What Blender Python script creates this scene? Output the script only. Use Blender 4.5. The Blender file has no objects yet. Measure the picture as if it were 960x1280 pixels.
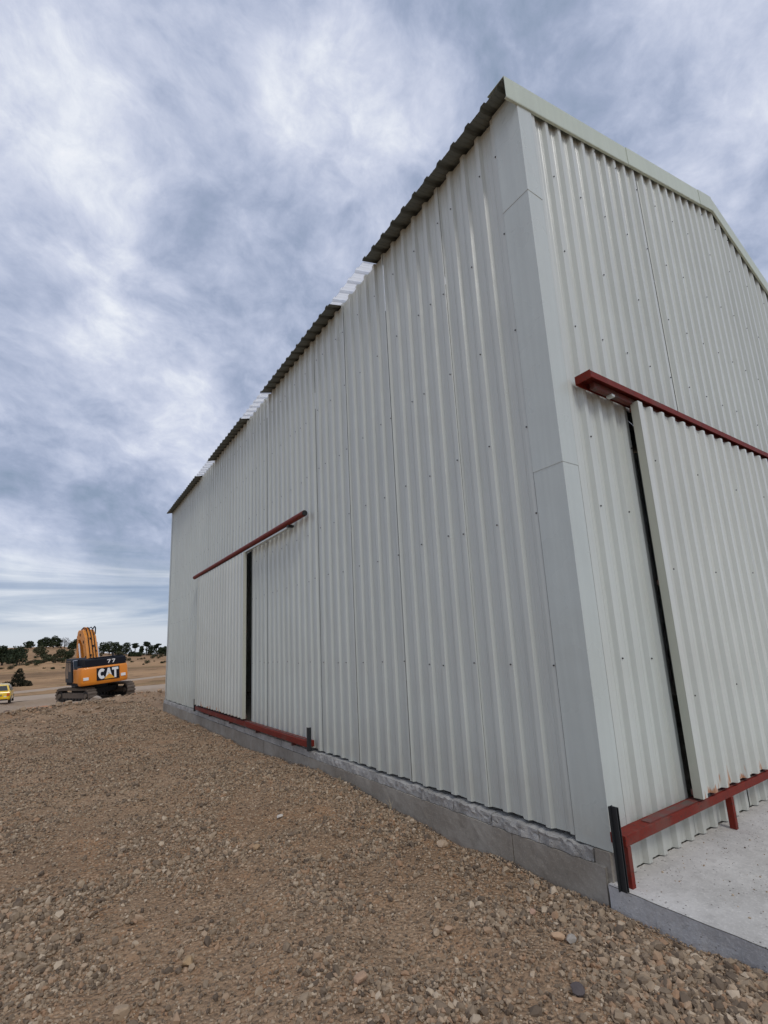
import bpy, bmesh, math, random
import numpy as np
from mathutils import Vector, Matrix, Euler
random.seed(7); np.random.seed(7)
SC = bpy.context.scene
COL = SC.collection
R = math.radians

# ------------------------------------------------------------ camera
CAM = Vector((-3.095, -2.028, 1.357))
def cam_axes(y, p, r):
    f = Vector((math.sin(y)*math.cos(p), math.cos(y)*math.cos(p), math.sin(p)))
    rt = Vector((math.cos(y), -math.sin(y), 0)); up = rt.cross(f)
    rt2 = rt*math.cos(r)+up*math.sin(r); up2 = rt2.cross(f)
    return rt2, up2, f
rt, up, fw = cam_axes(R(33.63), R(11.21), R(-2.59))
cd = bpy.data.cameras.new('camera'); cam = bpy.data.objects.new('camera', cd); COL.objects.link(cam)
cam.matrix_world = Matrix(((rt.x, up.x, -fw.x, CAM.x), (rt.y, up.y, -fw.y, CAM.y), (rt.z, up.z, -fw.z, CAM.z), (0, 0, 0, 1)))
cd.sensor_fit = 'HORIZONTAL'; cd.sensor_width = 36; cd.lens = 599.2/960*36
cd.shift_x = (480-465.3)/960; cd.shift_y = (689.8-640)/960
cd.clip_start = 0.05; cd.clip_end = 5000
SC.camera = cam

# ------------------------------------------------------------ view
SC.view_settings.view_transform = 'Standard'; SC.view_settings.look = 'None'
SC.view_settings.exposure = 0.07; SC.view_settings.gamma = 1
SC.view_settings.use_curve_mapping = False

# ------------------------------------------------------------ world: overcast sky, cloud deck over a Nishita sky
SUN_EL, SUN_AZ = 50, 189          # azimuth clockwise from +Y
W = bpy.data.worlds.new('World'); SC.world = W; W.use_nodes = True
nt = W.node_tree; nt.nodes.clear()
class N:
    """small node helper"""
    def __init__(s, tree): s.t = tree
    def n(s, kind, **kw):
        nd = s.t.nodes.new(kind)
        for k, v in kw.items(): setattr(nd, k, v)
        return nd
    def l(s, a, b): s.t.links.new(a, b)
    def val(s, sock, v):
        if hasattr(v, 'links') or isinstance(v, bpy.types.NodeSocket): s.l(v, sock)
        else: sock.default_value = v
    def math(s, op, a, b=0.0, c=None, clamp=False):
        m = s.n('ShaderNodeMath', operation=op); m.use_clamp = clamp
        s.val(m.inputs[0], a); s.val(m.inputs[1], b)
        if c is not None: s.val(m.inputs[2], c)
        return m.outputs[0]
    def vmath(s, op, a, b=(0, 0, 0)):
        m = s.n('ShaderNodeVectorMath', operation=op)
        s.val(m.inputs[0], a); s.val(m.inputs[1], b)
        return m
    def noise(s, vec, scale, detail=4, rough=.5, dist=0, lac=2.0):
        m = s.n('ShaderNodeTexNoise'); s.l(vec, m.inputs['Vector'])
        m.inputs['Scale'].default_value = scale; m.inputs['Detail'].default_value = detail
        m.inputs['Roughness'].default_value = rough; m.inputs['Distortion'].default_value = dist
        m.inputs['Lacunarity'].default_value = lac
        return m.outputs['Fac']
    def ramp(s, fac, stops, interp='LINEAR'):
        r = s.n('ShaderNodeValToRGB'); s.l(fac, r.inputs[0]); cr = r.color_ramp; cr.interpolation = interp
        while len(cr.elements) < len(stops): cr.elements.new(.5)
        for e, (p, c) in zip(cr.elements, stops):
            e.position = p; e.color = c if len(c) == 4 else (*c, 1)
        return r.outputs[0]
    def mix(s, fac, a, b, blend='MIX'):
        m = s.n('ShaderNodeMix', data_type='RGBA', blend_type=blend)
        s.val(m.inputs[0], fac); s.val(m.inputs[6], a if not isinstance(a, tuple) else (*a[:3], 1))
        s.val(m.inputs[7], b if not isinstance(b, tuple) else (*b[:3], 1))
        return m.outputs[2]
    def maprange(s, v, a, b, c=0, d=1):
        m = s.n('ShaderNodeMapRange'); s.val(m.inputs[0], v)
        for i, q in enumerate((a, b, c, d)): m.inputs[i+1].default_value = q
        m.interpolation_type = 'SMOOTHSTEP'
        return m.outputs[0]
w = N(nt)
sky = w.n('ShaderNodeTexSky', sky_type='NISHITA'); sky.sun_disc = False
sky.sun_elevation = R(SUN_EL); sky.sun_rotation = R(SUN_AZ)
bgA = w.n('ShaderNodeBackground'); w.l(sky.outputs[0], bgA.inputs[0]); bgA.inputs[1].default_value = .10
tc = w.n('ShaderNodeTexCoord'); sep = w.n('ShaderNodeSeparateXYZ'); w.l(tc.outputs['Generated'], sep.inputs[0])
zc = w.math('MAXIMUM', sep.outputs[2], 0.0)
den = w.math('ADD', zc, .30)
px = w.math('DIVIDE', sep.outputs[0], den); py = w.math('DIVIDE', sep.outputs[1], den)
cmb = w.n('ShaderNodeCombineXYZ'); w.l(px, cmb.inputs[0]); w.l(py, cmb.inputs[1])
rotn = w.n('ShaderNodeMapping'); w.l(cmb.outputs[0], rotn.inputs[0])
rotn.inputs['Location'].default_value = (3.1, 1.7, 0); rotn.inputs['Rotation'].default_value = (0, 0, R(25)); rotn.inputs['Scale'].default_value = (1.35, 1.5, 1)
nd = w.vmath('NORMALIZE', tc.outputs['Generated']).outputs[0]
iso = w.vmath('MULTIPLY', nd, (2.0, 2.0, 3.1)).outputs[0]
low = w.vmath('MULTIPLY', rotn.outputs[0], (.55, .55, 1)).outputs[0]
cp = w.vmath('ADD', iso, low).outputs[0]
wn = w.n('ShaderNodeTexNoise'); w.l(cp, wn.inputs['Vector']); wn.inputs['Scale'].default_value = 1.3; wn.inputs['Detail'].default_value = 3
wof = w.vmath('MULTIPLY', w.vmath('SUBTRACT', wn.outputs['Color'], (.5, .5, .5)).outputs[0], (.35, .35, .35))
cw_ = w.vmath('ADD', cp, wof.outputs[0]).outputs[0]
big = w.noise(cw_, .95, 4, .5, 0)
mid = w.noise(cw_, 2.3, 9, .60, .2)
fine = w.noise(cw_, 6.5, 10, .64, .25)
rid = w.math('ABSOLUTE', w.math('SUBTRACT', w.noise(cw_, 3.1, 7, .55, .1), .5))
c0 = w.math('ADD', w.math('MULTIPLY', big, .42), w.math('ADD', w.math('MULTIPLY', mid, .40), w.math('MULTIPLY', fine, .20)))
c0 = w.math('SUBTRACT', c0, w.math('MULTIPLY', rid, .18))
c0 = w.math('ADD', w.math('MULTIPLY', w.math('SUBTRACT', c0, .49), 1.12), .484)
# thin and thick regions of the deck, each a broad soft patch around a direction
def blob(az, el, rad, amp, acc):
    d = (math.sin(R(az))*math.cos(R(el)), math.cos(R(az))*math.cos(R(el)), math.sin(R(el)))
    nv = w.vmath('NORMALIZE', tc.outputs['Generated']).outputs[0]
    dot = w.vmath('DOT_PRODUCT', nv, d).outputs['Value']
    m = w.maprange(dot, math.cos(R(rad)), 1.0, 0, amp)
    return w.math('ADD', acc, m)
BLOBS = [(-6, 46, 13, .13), (4, 51, 9, .06), (33, 55, 11, .10), (41, 49, 8, .05), (8, 33, 9, .08), (-4, 27, 8, .10), (12, 25, 9, .06), (88, 45, 14, .08), (86, 27, 10, .08), (-3, 9, 7, .06), (-3, 12, 7, .04),
         (16, 40, 12, -.07), (0, 20, 11, -.08), (8, 14, 9, -.09), (-6, 37, 8, -.05), (60, 46, 14, -.04)]
acc = c0
for b in BLOBS: acc = blob(b[0], b[1], b[2], b[3]*(.78 if b[3] > 0 else .9), acc)
base = w.ramp(acc, [(.35, (.255, .325, .445)), (.43, (.34, .40, .545)), (.505, (.46, .515, .665)), (.585, (.605, .65, .785)), (.67, (.80, .835, .91)), (.77, (.97, .975, 1))])
# long flat bands low down
bandv = w.n('ShaderNodeCombineXYZ')
azm = w.math('ARCTAN2', sep.outputs[0], sep.outputs[1])
w.l(w.math('MULTIPLY', azm, 1.6), bandv.inputs[0]); w.l(w.math('MULTIPLY', sep.outputs[2], 16.0), bandv.inputs[1])
bn = w.noise(bandv.outputs[0], 1.15, 7, .55, .5)
bandc = w.ramp(bn, [(.34, (.21, .29, .43)), (.46, (.33, .41, .55)), (.53, (.52, .58, .68)), (.60, (.78, .81, .86))])
bandmask = w.maprange(sep.outputs[2], .24, .08)
col1 = w.mix(bandmask, base, bandc)
hmask = w.maprange(sep.outputs[2], .075, .045)
col2 = w.mix(hmask, col1, (.60, .645, .72))
bgB = w.n('ShaderNodeBackground'); w.l(col2, bgB.inputs[0]); bgB.inputs[1].default_value = 1.0
mixs = w.n('ShaderNodeMixShader'); mixs.inputs[0].default_value = .93
w.l(bgA.outputs[0], mixs.inputs[1]); w.l(bgB.outputs[0], mixs.inputs[2])
wo = w.n('ShaderNodeOutputWorld'); w.l(mixs.outputs[0], wo.inputs[0])

# ------------------------------------------------------------ sun: veiled by cloud
sd = bpy.data.lights.new('sun', 'SUN'); sd.energy = 1.05; sd.angle = R(17); sd.color = (1, .965, .91)
so = bpy.data.objects.new('sun', sd); COL.objects.link(so)
sdir = Vector((math.sin(R(SUN_AZ))*math.cos(R(SUN_EL)), math.cos(R(SUN_AZ))*math.cos(R(SUN_EL)), math.sin(R(SUN_EL))))
so.rotation_euler = sdir.to_track_quat('Z', 'Y').to_euler(); so.location = (0, -10, 30)

# ------------------------------------------------------------ helpers
def mesh(name, V, F, mat=None, smooth=False):
    m = bpy.data.meshes.new(name)
    m.from_pydata([tuple(v) for v in V], [], F)
    if mat:
        for q in (mat if isinstance(mat, (list, tuple)) else [mat]): m.materials.append(q)
    if smooth: m.polygons.foreach_set('use_smooth', [True]*len(m.polygons))
    m.update()
    return m
def link(name, m, parent=None, loc=None, rot=None):
    o = bpy.data.objects.new(name, m); COL.objects.link(o)
    if parent: o.parent = parent
    if loc is not None: o.location = loc
    if rot is not None: o.rotation_euler = rot
    return o
def obj(name, V, F, mat, parent=None, smooth=False, loc=None, rot=None):
    return link(name, mesh(name, V, F, mat, smooth), parent, loc, rot)
def tag(o, label=None, cat=None, group=None, kind=None):
    if label: o['label'] = label
    if cat: o['category'] = cat
    if group: o['group'] = group
    if kind: o['kind'] = kind
    return o
def empty(name, loc, rot=(0, 0, 0)):
    o = bpy.data.objects.new(name, None); COL.objects.link(o); o.location = loc; o.rotation_euler = rot
    o.empty_display_size = .2
    return o
class MB:
    def __init__(s): s.V = []; s.F = []; s.M = []
    def add(s, V, F, m=0):
        k = len(s.V); s.V += [tuple(v) for v in V]; s.F += [tuple(i+k for i in f) for f in F]; s.M += [m]*len(F); return s
    def box(s, x0, x1, y0, y1, z0, z1, m=0, T=None):
        V = [Vector((x, y, z)) for x in (x0, x1) for y in (y0, y1) for z in (z0, z1)]
        if T: V = [T @ v for v in V]
        return s.add(V, [(0, 1, 3, 2), (4, 6, 7, 5), (0, 4, 5, 1), (2, 3, 7, 6), (0, 2, 6, 4), (1, 5, 7, 3)], m)
    def tube(s, a, b, r, n=10, r2=None, cap=True, m=0):
        a = Vector(a); b = Vector(b); d = (b-a).normalized(); r2 = r if r2 is None else r2
        u = d.orthogonal().normalized(); v = d.cross(u)
        V = []
        for p, q in ((a, r), (b, r2)):
            for i in range(n):
                t = 2*math.pi*i/n; V.append(p+u*math.cos(t)*q+v*math.sin(t)*q)
        F = [(i, (i+1) % n, n+(i+1) % n, n+i) for i in range(n)]
        if cap: F += [tuple(range(n))[::-1], tuple(range(n, 2*n))]
        return s.add(V, F, m)
    def prism(s, pts, axis, a, b, m=0, T=None):
        """outline pts (2D) pushed along axis from a to b"""
        def P(p, t):
            v = {'x': (t, p[0], p[1]), 'y': (p[0], t, p[1]), 'z': (p[0], p[1], t)}[axis]
            return T @ Vector(v) if T else v
        n = len(pts); V = [P(p, a) for p in pts]+[P(p, b) for p in pts]
        F = [(i, (i+1) % n, n+(i+1) % n, n+i) for i in range(n)]+[tuple(range(n))[::-1], tuple(range(n, 2*n))]
        return s.add(V, F, m)
    def build(s, name, mat, parent=None, smooth=False, bevel=0, loc=None, rot=None, seg=2):
        m = mesh(name, s.V, s.F, mat, False)
        if isinstance(mat, (list, tuple)): m.polygons.foreach_set('material_index', s.M)
        bm = bmesh.new(); bm.from_mesh(m)
        bmesh.ops.recalc_face_normals(bm, faces=bm.faces)
        if bevel:
            bmesh.ops.bevel(bm, geom=[e for e in bm.edges if len(e.link_faces) == 2 and e.calc_face_angle(0) > .5], offset=bevel, segments=seg, affect='EDGES', profile=.6)
        bm.to_mesh(m); bm.free()
        if smooth:
            m.polygons.foreach_set('use_smooth', [True]*len(m.polygons))
            try: m.set_sharp_from_angle(angle=R(35))
            except Exception: pass
        return link(name, m, parent, loc, rot)

def vnoise(x, y, s, seed=0):
    """smooth lattice noise, 0..1"""
    x = np.asarray(x, float)/s; y = np.asarray(y, float)/s
    xi = np.floor(x).astype(np.int64); yi = np.floor(y).astype(np.int64)
    fx = x-xi; fy = y-yi; fx = fx*fx*(3-2*fx); fy = fy*fy*(3-2*fy)
    def h(a, b):
        k = (a*374761393+b*668265263+seed*1442695041) & 0x7fffffff
        k = ((k ^ (k >> 13))*1274126177) & 0x7fffffff
        return ((k ^ (k >> 16)) & 0xffff)/65535.0
    return (h(xi, yi)*(1-fx)+h(xi+1, yi)*fx)*(1-fy)+(h(xi, yi+1)*(1-fx)+h(xi+1, yi+1)*fx)*fy

# ------------------------------------------------------------ terrain height
EXC = (-.10, 41.5)       # where the excavator stands
def hgt_smooth(x, y):
    x = np.asarray(x, float); y = np.asarray(y, float)
    s = (y-.85*x-21.3)/1.312 + (vnoise(x, y, 4.0, 3)-.5)*1.6
    se = np.where(s < 6, s, 6+(y-2-27)*.98 - .0*x); se = np.maximum(se, s*.0+np.minimum(s, 6))
    D = 20+se
    z = np.interp(D, [0, 19.5, 22, 25, 30, 42, 60, 88, 110, 140, 180, 215, 245, 275, 330, 600, 3000],
                     [-.3, -.3, -.42, -.75, -1.15, -1.62, -2.1, -2.0, -1.3, -.3, 1.6, 4.2, 6.9, 9.0, 8.6, 6, 4])
    u = (x+3.1)/np.maximum(y+2, 1)
    f = np.interp(u, [-1, -.07, .015, .06, .10, .18, .5], [.8, 1, .95, .62, .48, .34, .3])
    lo = np.minimum(z, -.9); z = np.where(z > -.9, np.where(D > 95, -.9+(z+.9)*f, z), z)
    z = z + (vnoise(x, y, 28, 5)-.5)*np.clip((D-70)/90, 0, 1)*1.6*f
    # level patch that carries the excavator, leaning with it
    d2 = np.hypot(x-EXC[0], y-EXC[1]); k = np.clip((6.5-d2)/3.0, 0, 1); k = k*k*(3-2*k)
    z = z*(1-k)+k*(-1.60+(x-EXC[0])*.078)
    # made ground against the building and apron
    wall = np.interp(y, [-6, -1, .1, 1.2, 4.1, 9, 14.6, 18], [-.34, -.31, -.335, -.30, -.235, -.29, -.36, -.32])
    kw = np.clip(1-np.maximum(-x, 0)/1.6, 0, 1)*(y < 18)*(x < 9)*(y > -6)
    z = np.where(D < 19, z*(1-kw)+wall*kw, z)
    return z
def hgt(x, y):
    x = np.asarray(x, float); y = np.asarray(y, float)
    z = hgt_smooth(x, y)
    z = z + (vnoise(x, y, 1.7, 11)-.5)*.10*(np.hypot(x, y) < 60) + (vnoise(x, y, .45, 12)-.5)*.055 + (vnoise(x, y, .14, 13)-.5)*.03 + (vnoise(x, y, .05, 14)-.5)*.01
    # rough berm along the lip of the pad
    s = (y-.85*x-21.3)/1.312
    k = np.exp(-((s+1.2)/1.5)**2)
    z = z + k*((vnoise(x, y, .8, 21)*.30)+(vnoise(x, y, .3, 22)*.16)-.12)
    inside = (x > -.04) & (x < 9) & (y > -3.6) & (y < 15.0)
    z = np.where(inside, np.minimum(z, -.34), z)
    return z

# ------------------------------------------------------------ materials
def new_mat(name):
    m = bpy.data.materials.new(name); m.use_nodes = True; t = m.node_tree; t.nodes.clear()
    k = N(t); k.out = k.n('ShaderNodeOutputMaterial'); k.b = k.n('ShaderNodeBsdfPrincipled')
    k.l(k.b.outputs[0], k.out.inputs[0]); k.tc = k.n('ShaderNodeTexCoord'); k.geo = k.n('ShaderNodeNewGeometry')
    return m, k
def bump(k, h, strength, dist=.01):
    b = k.n('ShaderNodeBump'); b.inputs['Strength'].default_value = strength; b.inputs['Distance'].default_value = dist
    k.l(h, b.inputs['Height']); k.l(b.outputs[0], k.b.inputs['Normal'])
def plain(name, c, rough=.5, metal=0, nz=.12, scale=8, bmp=0, spec=.5, coat=0):
    m, k = new_mat(name)
    n = k.noise(k.tc.outputs['Object'], scale, 5, .6)
    k.l(k.mix(n, tuple(q*(1-nz) for q in c), tuple(min(1, q*(1+nz)) for q in c)), k.b.inputs['Base Color'])
    k.b.inputs['Roughness'].default_value = rough; k.b.inputs['Metallic'].default_value = metal
    k.b.inputs['Specular IOR Level'].default_value = spec
    if coat: k.b.inputs['Coat Weight'].default_value = coat
    if bmp: bump(k, n, bmp, .01)
    return m
def sheet_mat(name, c, rough, rust=False):
    """prepainted steel sheet: faint vertical runs, dust near the foot, slight oil canning"""
    m, k = new_mat(name)
    mp = k.n('ShaderNodeMapping'); k.l(k.geo.outputs['Position'], mp.inputs[0]); mp.inputs['Scale'].default_value = (9, 9, .35)
    st = k.noise(mp.outputs[0], 2.2, 6, .6)
    bl = k.noise(k.geo.outputs['Position'], 1.3, 4, .55)
    oi = k.n('ShaderNodeObjectInfo')
    v = k.math('ADD', k.math('MULTIPLY', st, .20), k.math('ADD', k.math('MULTIPLY', bl, .12), k.math('MULTIPLY', oi.outputs['Random'], .06)))
    v = k.math('ADD', v, .82)
    col = k.mix(1.0, c, (1, 1, 1), 'MULTIPLY')
    vc = k.n('ShaderNodeCombineColor'); [k.l(v, vc.inputs[i]) for i in range(3)]
    col = k.mix(1.0, col, vc.outputs[0], 'MULTIPLY')
    sp = k.n('ShaderNodeSeparateXYZ'); k.l(k.geo.outputs['Position'], sp.inputs[0])
    dn = k.noise(k.geo.outputs['Position'], 5, 6, .65)
    dust = k.math('MULTIPLY', k.maprange(sp.outputs[2], .8, -.2), k.math('MULTIPLY', dn, .75))
    col = k.mix(dust, col, (.40, .36, .29))
    if rust:
        # rust runs at the cut lower edge of the leaf
        mr = k.n('ShaderNodeMapping'); k.l(k.geo.outputs['Position'], mr.inputs[0]); mr.inputs['Scale'].default_value = (16, 16, 3.0)
        rn = k.noise(mr.outputs[0], 1.0, 3, .5)
        h = k.math('MULTIPLY', k.math('SUBTRACT', rn, .53), .8)
        edge = k.math('SUBTRACT', k.math('ADD', .165, h), sp.outputs[2])
        rm = k.maprange(edge, 0, .05)
        rm = k.math('MULTIPLY', rm, .8)
        col = k.mix(rm, col, k.mix(dn, (.34, .07, .02), (.56, .24, .05)))
    k.l(col, k.b.inputs['Base Color'])
    k.b.inputs['Roughness'].default_value = rough; k.b.inputs['Specular IOR Level'].default_value = .5
    k.l(k.math('ADD', k.math('MULTIPLY', bl, .12), rough-.06), k.b.inputs['Roughness'])
    oc = k.noise(mp.outputs[0], .5, 2, .4)
    bump(k, k.math('ADD', oc, k.math('MULTIPLY', k.noise(k.geo.outputs['Position'], 2.2, 2, .4), .8)), .35, .03)
    return m
M = {}
M['sheet'] = sheet_mat('wall_sheet_paint', (.60, .63, .58), .30)
M['door'] = sheet_mat('door_sheet_paint', (.635, .655, .60), .32, True)
M['trim'] = sheet_mat('trim_paint', (.565, .61, .57), .28)
M['cap'] = sheet_mat('verge_cap_paint', (.56, .62, .50), .4)
M['flash'] = sheet_mat('door_edge_flashing_paint', (.52, .53, .44), .45)
M['roof'] = sheet_mat('roof_sheet_paint', (.16, .175, .16), .55)
M['dark'] = plain('dark_interior', (.02, .02, .022), .8)
M['post'] = plain('black_steel', (.018, .02, .021), .55, 0, .3, 30)
M['screw'] = plain('screw_head', (.06, .06, .06), .4, .5)
def red_mat():
    m, k = new_mat('red_primer')
    n = k.noise(k.geo.outputs['Position'], 7, 6, .65); n2 = k.noise(k.geo.outputs['Position'], 40, 5, .6)
    c = k.mix(n, (.14, .014, .009), (.24, .028, .013))
    c = k.mix(k.maprange(n2, .56, .66, 0, .75), c, (.055, .028, .02)); c = k.mix(k.maprange(k.noise(k.geo.outputs['Position'], 3.1, 5, .6), .52, .7, 0, .5), c, (.16, .09, .07))
    k.l(c, k.b.inputs['Base Color']); k.b.inputs['Roughness'].default_value = .6; k.b.inputs['Specular IOR Level'].default_value = .25
    bump(k, n2, .2, .004)
    return m
M['red'] = red_mat()
def dusty_red():
    m, k = new_mat('worn_red_track')
    n = k.noise(k.geo.outputs['Position'], 9, 6, .7)
    k.l(k.mix(k.maprange(n, .38, .62), (.17, .045, .035), (.12, .085, .07)), k.b.inputs['Base Color']); k.b.inputs['Roughness'].default_value = .75
    bump(k, n, .3, .004)
    return m
M['redworn'] = dusty_red()
def sky_panel():
    m = bpy.data.materials.new('translucent_sheet'); m.use_nodes = True; t = m.node_tree; t.nodes.clear(); k = N(t)
    o = k.n('ShaderNodeOutputMaterial'); a = k.n('ShaderNodeBsdfDiffuse'); b = k.n('ShaderNodeBsdfTranslucent'); mx = k.n('ShaderNodeMixShader')
    a.inputs[0].default_value = (.85, .87, .88, 1); b.inputs[0].default_value = (1, 1, 1, 1); mx.inputs[0].default_value = .82
    k.l(a.outputs[0], mx.inputs[1]); k.l(b.outputs[0], mx.inputs[2]); k.l(mx.outputs[0], o.inputs[0])
    return m
M['skylight'] = sky_panel()
def concrete(name, c1, c2, speck=0, rough=.9, bs=.5, bd=.01, sc=1):
    m, k = new_mat(name)
    p = k.geo.outputs['Position']
    a = k.noise(p, 1.6*sc, 6, .6); b = k.noise(p, 14*sc, 8, .7); f = k.noise(p, 70*sc, 5, .6)
    c = k.mix(k.maprange(a, .3, .7), c1, c2)
    c = k.mix(k.math('MULTIPLY', k.maprange(b, .45, .7), .35), c, tuple(q*.62 for q in c1))
    c = k.mix(k.math('MULTIPLY', k.maprange(f, .5, .7), .3), c, tuple(min(1, q*1.35) for q in c2))
    if speck:
        v = k.n('ShaderNodeTexVoronoi'); v.inputs['Scale'].default_value = 30; k.l(p, v.inputs['Vector'])
        gate = k.maprange(k.noise(p, 3.5, 4, .6), .36, .5)
        sm = k.math('MULTIPLY', k.maprange(v.outputs['Distance'], .17, .09), gate)
        c = k.mix(k.math('MULTIPLY', sm, speck), c, (.10, .085, .07))
        b = k.math('SUBTRACT', b, k.math('MULTIPLY', sm, .6))
    k.l(c, k.b.inputs['Base Color']); k.b.inputs['Roughness'].default_value = rough
    k.b.inputs['Specular IOR Level'].default_value = .25
    bump(k, k.math('ADD', b, k.math('MULTIPLY', f, .35)), bs, bd)
    return m
M['apron'] = concrete('apron_top_concrete', (.46, .435, .395), (.64, .61, .56), .9, bs=.5, bd=.012)
M['apron_side'] = concrete('apron_side_concrete', (.42, .41, .40), (.58, .57, .55), .5, bs=.6, bd=.02)
M['beam'] = concrete('old_beam_concrete', (.26, .225, .18), (.38, .345, .29), 0, bs=.35, bd=.01)
M['block'] = concrete('rough_mortar_block', (.32, .305, .28), (.53, .51, .47), .5, bs=.8, bd=.022, sc=1.9)
def ground_mat():
    m, k = new_mat('ground_earth'); p = k.geo.outputs['Position']
    sp = k.n('ShaderNodeSeparateXYZ'); k.l(p, sp.inputs[0])
    big = k.noise(p, .5, 5, .6); md = k.noise(p, 2.4, 6, .65); fi = k.noise(p, 24, 7, .7)
    c = k.mix(k.maprange(big, .35, .65), (0.330, 0.208, 0.122), (0.459, 0.308, 0.190))
    c = k.mix(k.math('MULTIPLY', k.maprange(md, .50, .68), .55), c, (0.483, 0.264, 0.132))
    c = k.mix(k.math('MULTIPLY', k.maprange(md, .46, .30), .6), c, (0.249, 0.172, 0.109))
    v = k.n('ShaderNodeTexVoronoi'); v.inputs['Scale'].default_value = 42; k.l(p, v.inputs['Vector'])
    v2 = k.n('ShaderNodeTexVoronoi'); v2.inputs['Scale'].default_value = 16; k.l(p, v2.inputs['Vector'])
    sc = k.n('ShaderNodeSeparateColor'); k.l(v.outputs['Color'], sc.inputs[0])
    pc = k.ramp(sc.outputs[0], [(0, (0.160, 0.111, 0.072)), (.35, (0.337, 0.228, 0.144)), (.7, (0.531, 0.374, 0.237)), (1, (0.800, 0.595, 0.397))])
    c = k.mix(k.math('MULTIPLY', k.maprange(v.outputs['Distance'], .62, .3), .62), c, pc)
    c = k.mix(k.math('MULTIPLY', k.maprange(fi, .42, .28), .5), c, (0.146, 0.097, 0.058))
    # dry fields beyond the pad
    wv = k.n('ShaderNodeMapping'); k.l(p, wv.inputs[0]); wv.inputs['Scale'].default_value = (.35, 1, 1)
    fn = k.noise(wv.outputs[0], .045, 6, .6, .4); fn2 = k.noise(p, .35, 6, .65); fn3 = k.noise(wv.outputs[0], .11, 4, .6)
    fc = k.ramp(fn, [(.30, (0.216, 0.133, 0.070)), (.45, (0.389, 0.235, 0.122)), (.58, (0.497, 0.304, 0.159)), (.72, (0.335, 0.198, 0.111))])
    fc = k.mix(k.math('MULTIPLY', k.maprange(fn2, .48, .70), .7), fc, (0.140, 0.092, 0.044))
    fc = k.mix(k.math('MULTIPLY', k.maprange(fn3, .55, .68), .6), fc, (0.162, 0.129, 0.044))
    fc = k.mix(k.math('MULTIPLY', k.maprange(sp.outputs[1], 165, 215), .4), fc, (0.248, 0.152, 0.085))
    far = k.maprange(k.math('SUBTRACT', sp.outputs[1], k.math('MULTIPLY', sp.outputs[0], .5)), 50, 62)
    c2 = k.mix(k.maprange(k.math('SUBTRACT', sp.outputs[1], k.math('MULTIPLY', sp.outputs[0], .85)), 21, 27), c, k.mix(md, (.38, .275, .185), (.50, .375, .265)))
    c = k.mix(far, c2, fc)
    k.l(c, k.b.inputs['Base Color']); k.b.inputs['Roughness'].default_value = .95; k.b.inputs['Specular IOR Level'].default_value = .15
    h = k.math('ADD', k.math('MULTIPLY', v.outputs['Distance'], -.9), k.math('ADD', k.math('MULTIPLY', fi, 1.2), k.math('MULTIPLY', v2.outputs['Distance'], -.8)))
    bump(k, h, 1.0, .026)
    return m
M['ground'] = ground_mat()
def road_mat():
    m, k = new_mat('pale_dirt'); p = k.geo.outputs['Position']
    n = k.noise(p, .5, 6, .65); n2 = k.noise(p, 5, 6, .7)
    c = k.mix(n, (.36, .26, .175), (.52, .405, .29)); c = k.mix(k.math('MULTIPLY', n2, .35), c, (.30, .22, .16))
    k.l(c, k.b.inputs['Base Color']); k.b.inputs['Roughness'].default_value = .95; bump(k, n2, .8, .05)
    return m
M['road'] = road_mat()
def stone_mat(name, stops):
    m, k = new_mat(name)
    c = k.ramp(k.geo.outputs['Random Per Island'], stops)
    n = k.noise(k.geo.outputs['Position'], 60, 4, .6)
    c = k.mix(k.math('MULTIPLY', n, .5), c, (.20, .155, .115))
    k.l(c, k.b.inputs['Base Color']); k.b.inputs['Roughness'].default_value = .88; k.b.inputs['Specular IOR Level'].default_value = .25
    return m
M['gravel'] = stone_mat('gravel_stone', [(0, (0.099, 0.070, 0.047)), (.22, (0.220, 0.159, 0.104)), (.5, (0.360, 0.265, 0.172)), (.72, (0.476, 0.355, 0.233)), (.86, (0.418, 0.239, 0.130)), (.94, (0.580, 0.451, 0.307)), (1, (0.650, 0.519, 0.372))])

# ------------------------------------------------------------ ground sheet
def ground():
    n = 500; t = np.linspace(-1, 1, n); b = 8.0; a = 1600/math.sinh(b)
    gx = -1.6+a*np.sinh(b*t); gy = 2.2+a*np.sinh(b*t)
    X, Y = np.meshgrid(gx, gy); Z = hgt(X, Y)
    V = np.stack([X, Y, Z], -1).reshape(-1, 3).astype(np.float32)
    i = np.arange(n*n).reshape(n, n)
    F = np.stack([i[:-1, :-1], i[:-1, 1:], i[1:, 1:], i[1:, :-1]], -1).reshape(-1, 4)
    m = bpy.data.meshes.new('ground'); m.vertices.add(len(V)); m.vertices.foreach_set('co', V.ravel())
    m.loops.add(F.size); m.loops.foreach_set('vertex_index', F.ravel().astype(np.int32))
    m.polygons.add(len(F)); m.polygons.foreach_set('loop_start', np.arange(0, F.size, 4, dtype=np.int32))
    m.polygons.foreach_set('use_smooth', np.ones(len(F), bool))
    m.update(calc_edges=True); m.materials.append(M['ground'])
    tag(link('ground', m), 'brown gravelly earth pad running out to dry golden fields', kind='structure')
ground()
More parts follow.
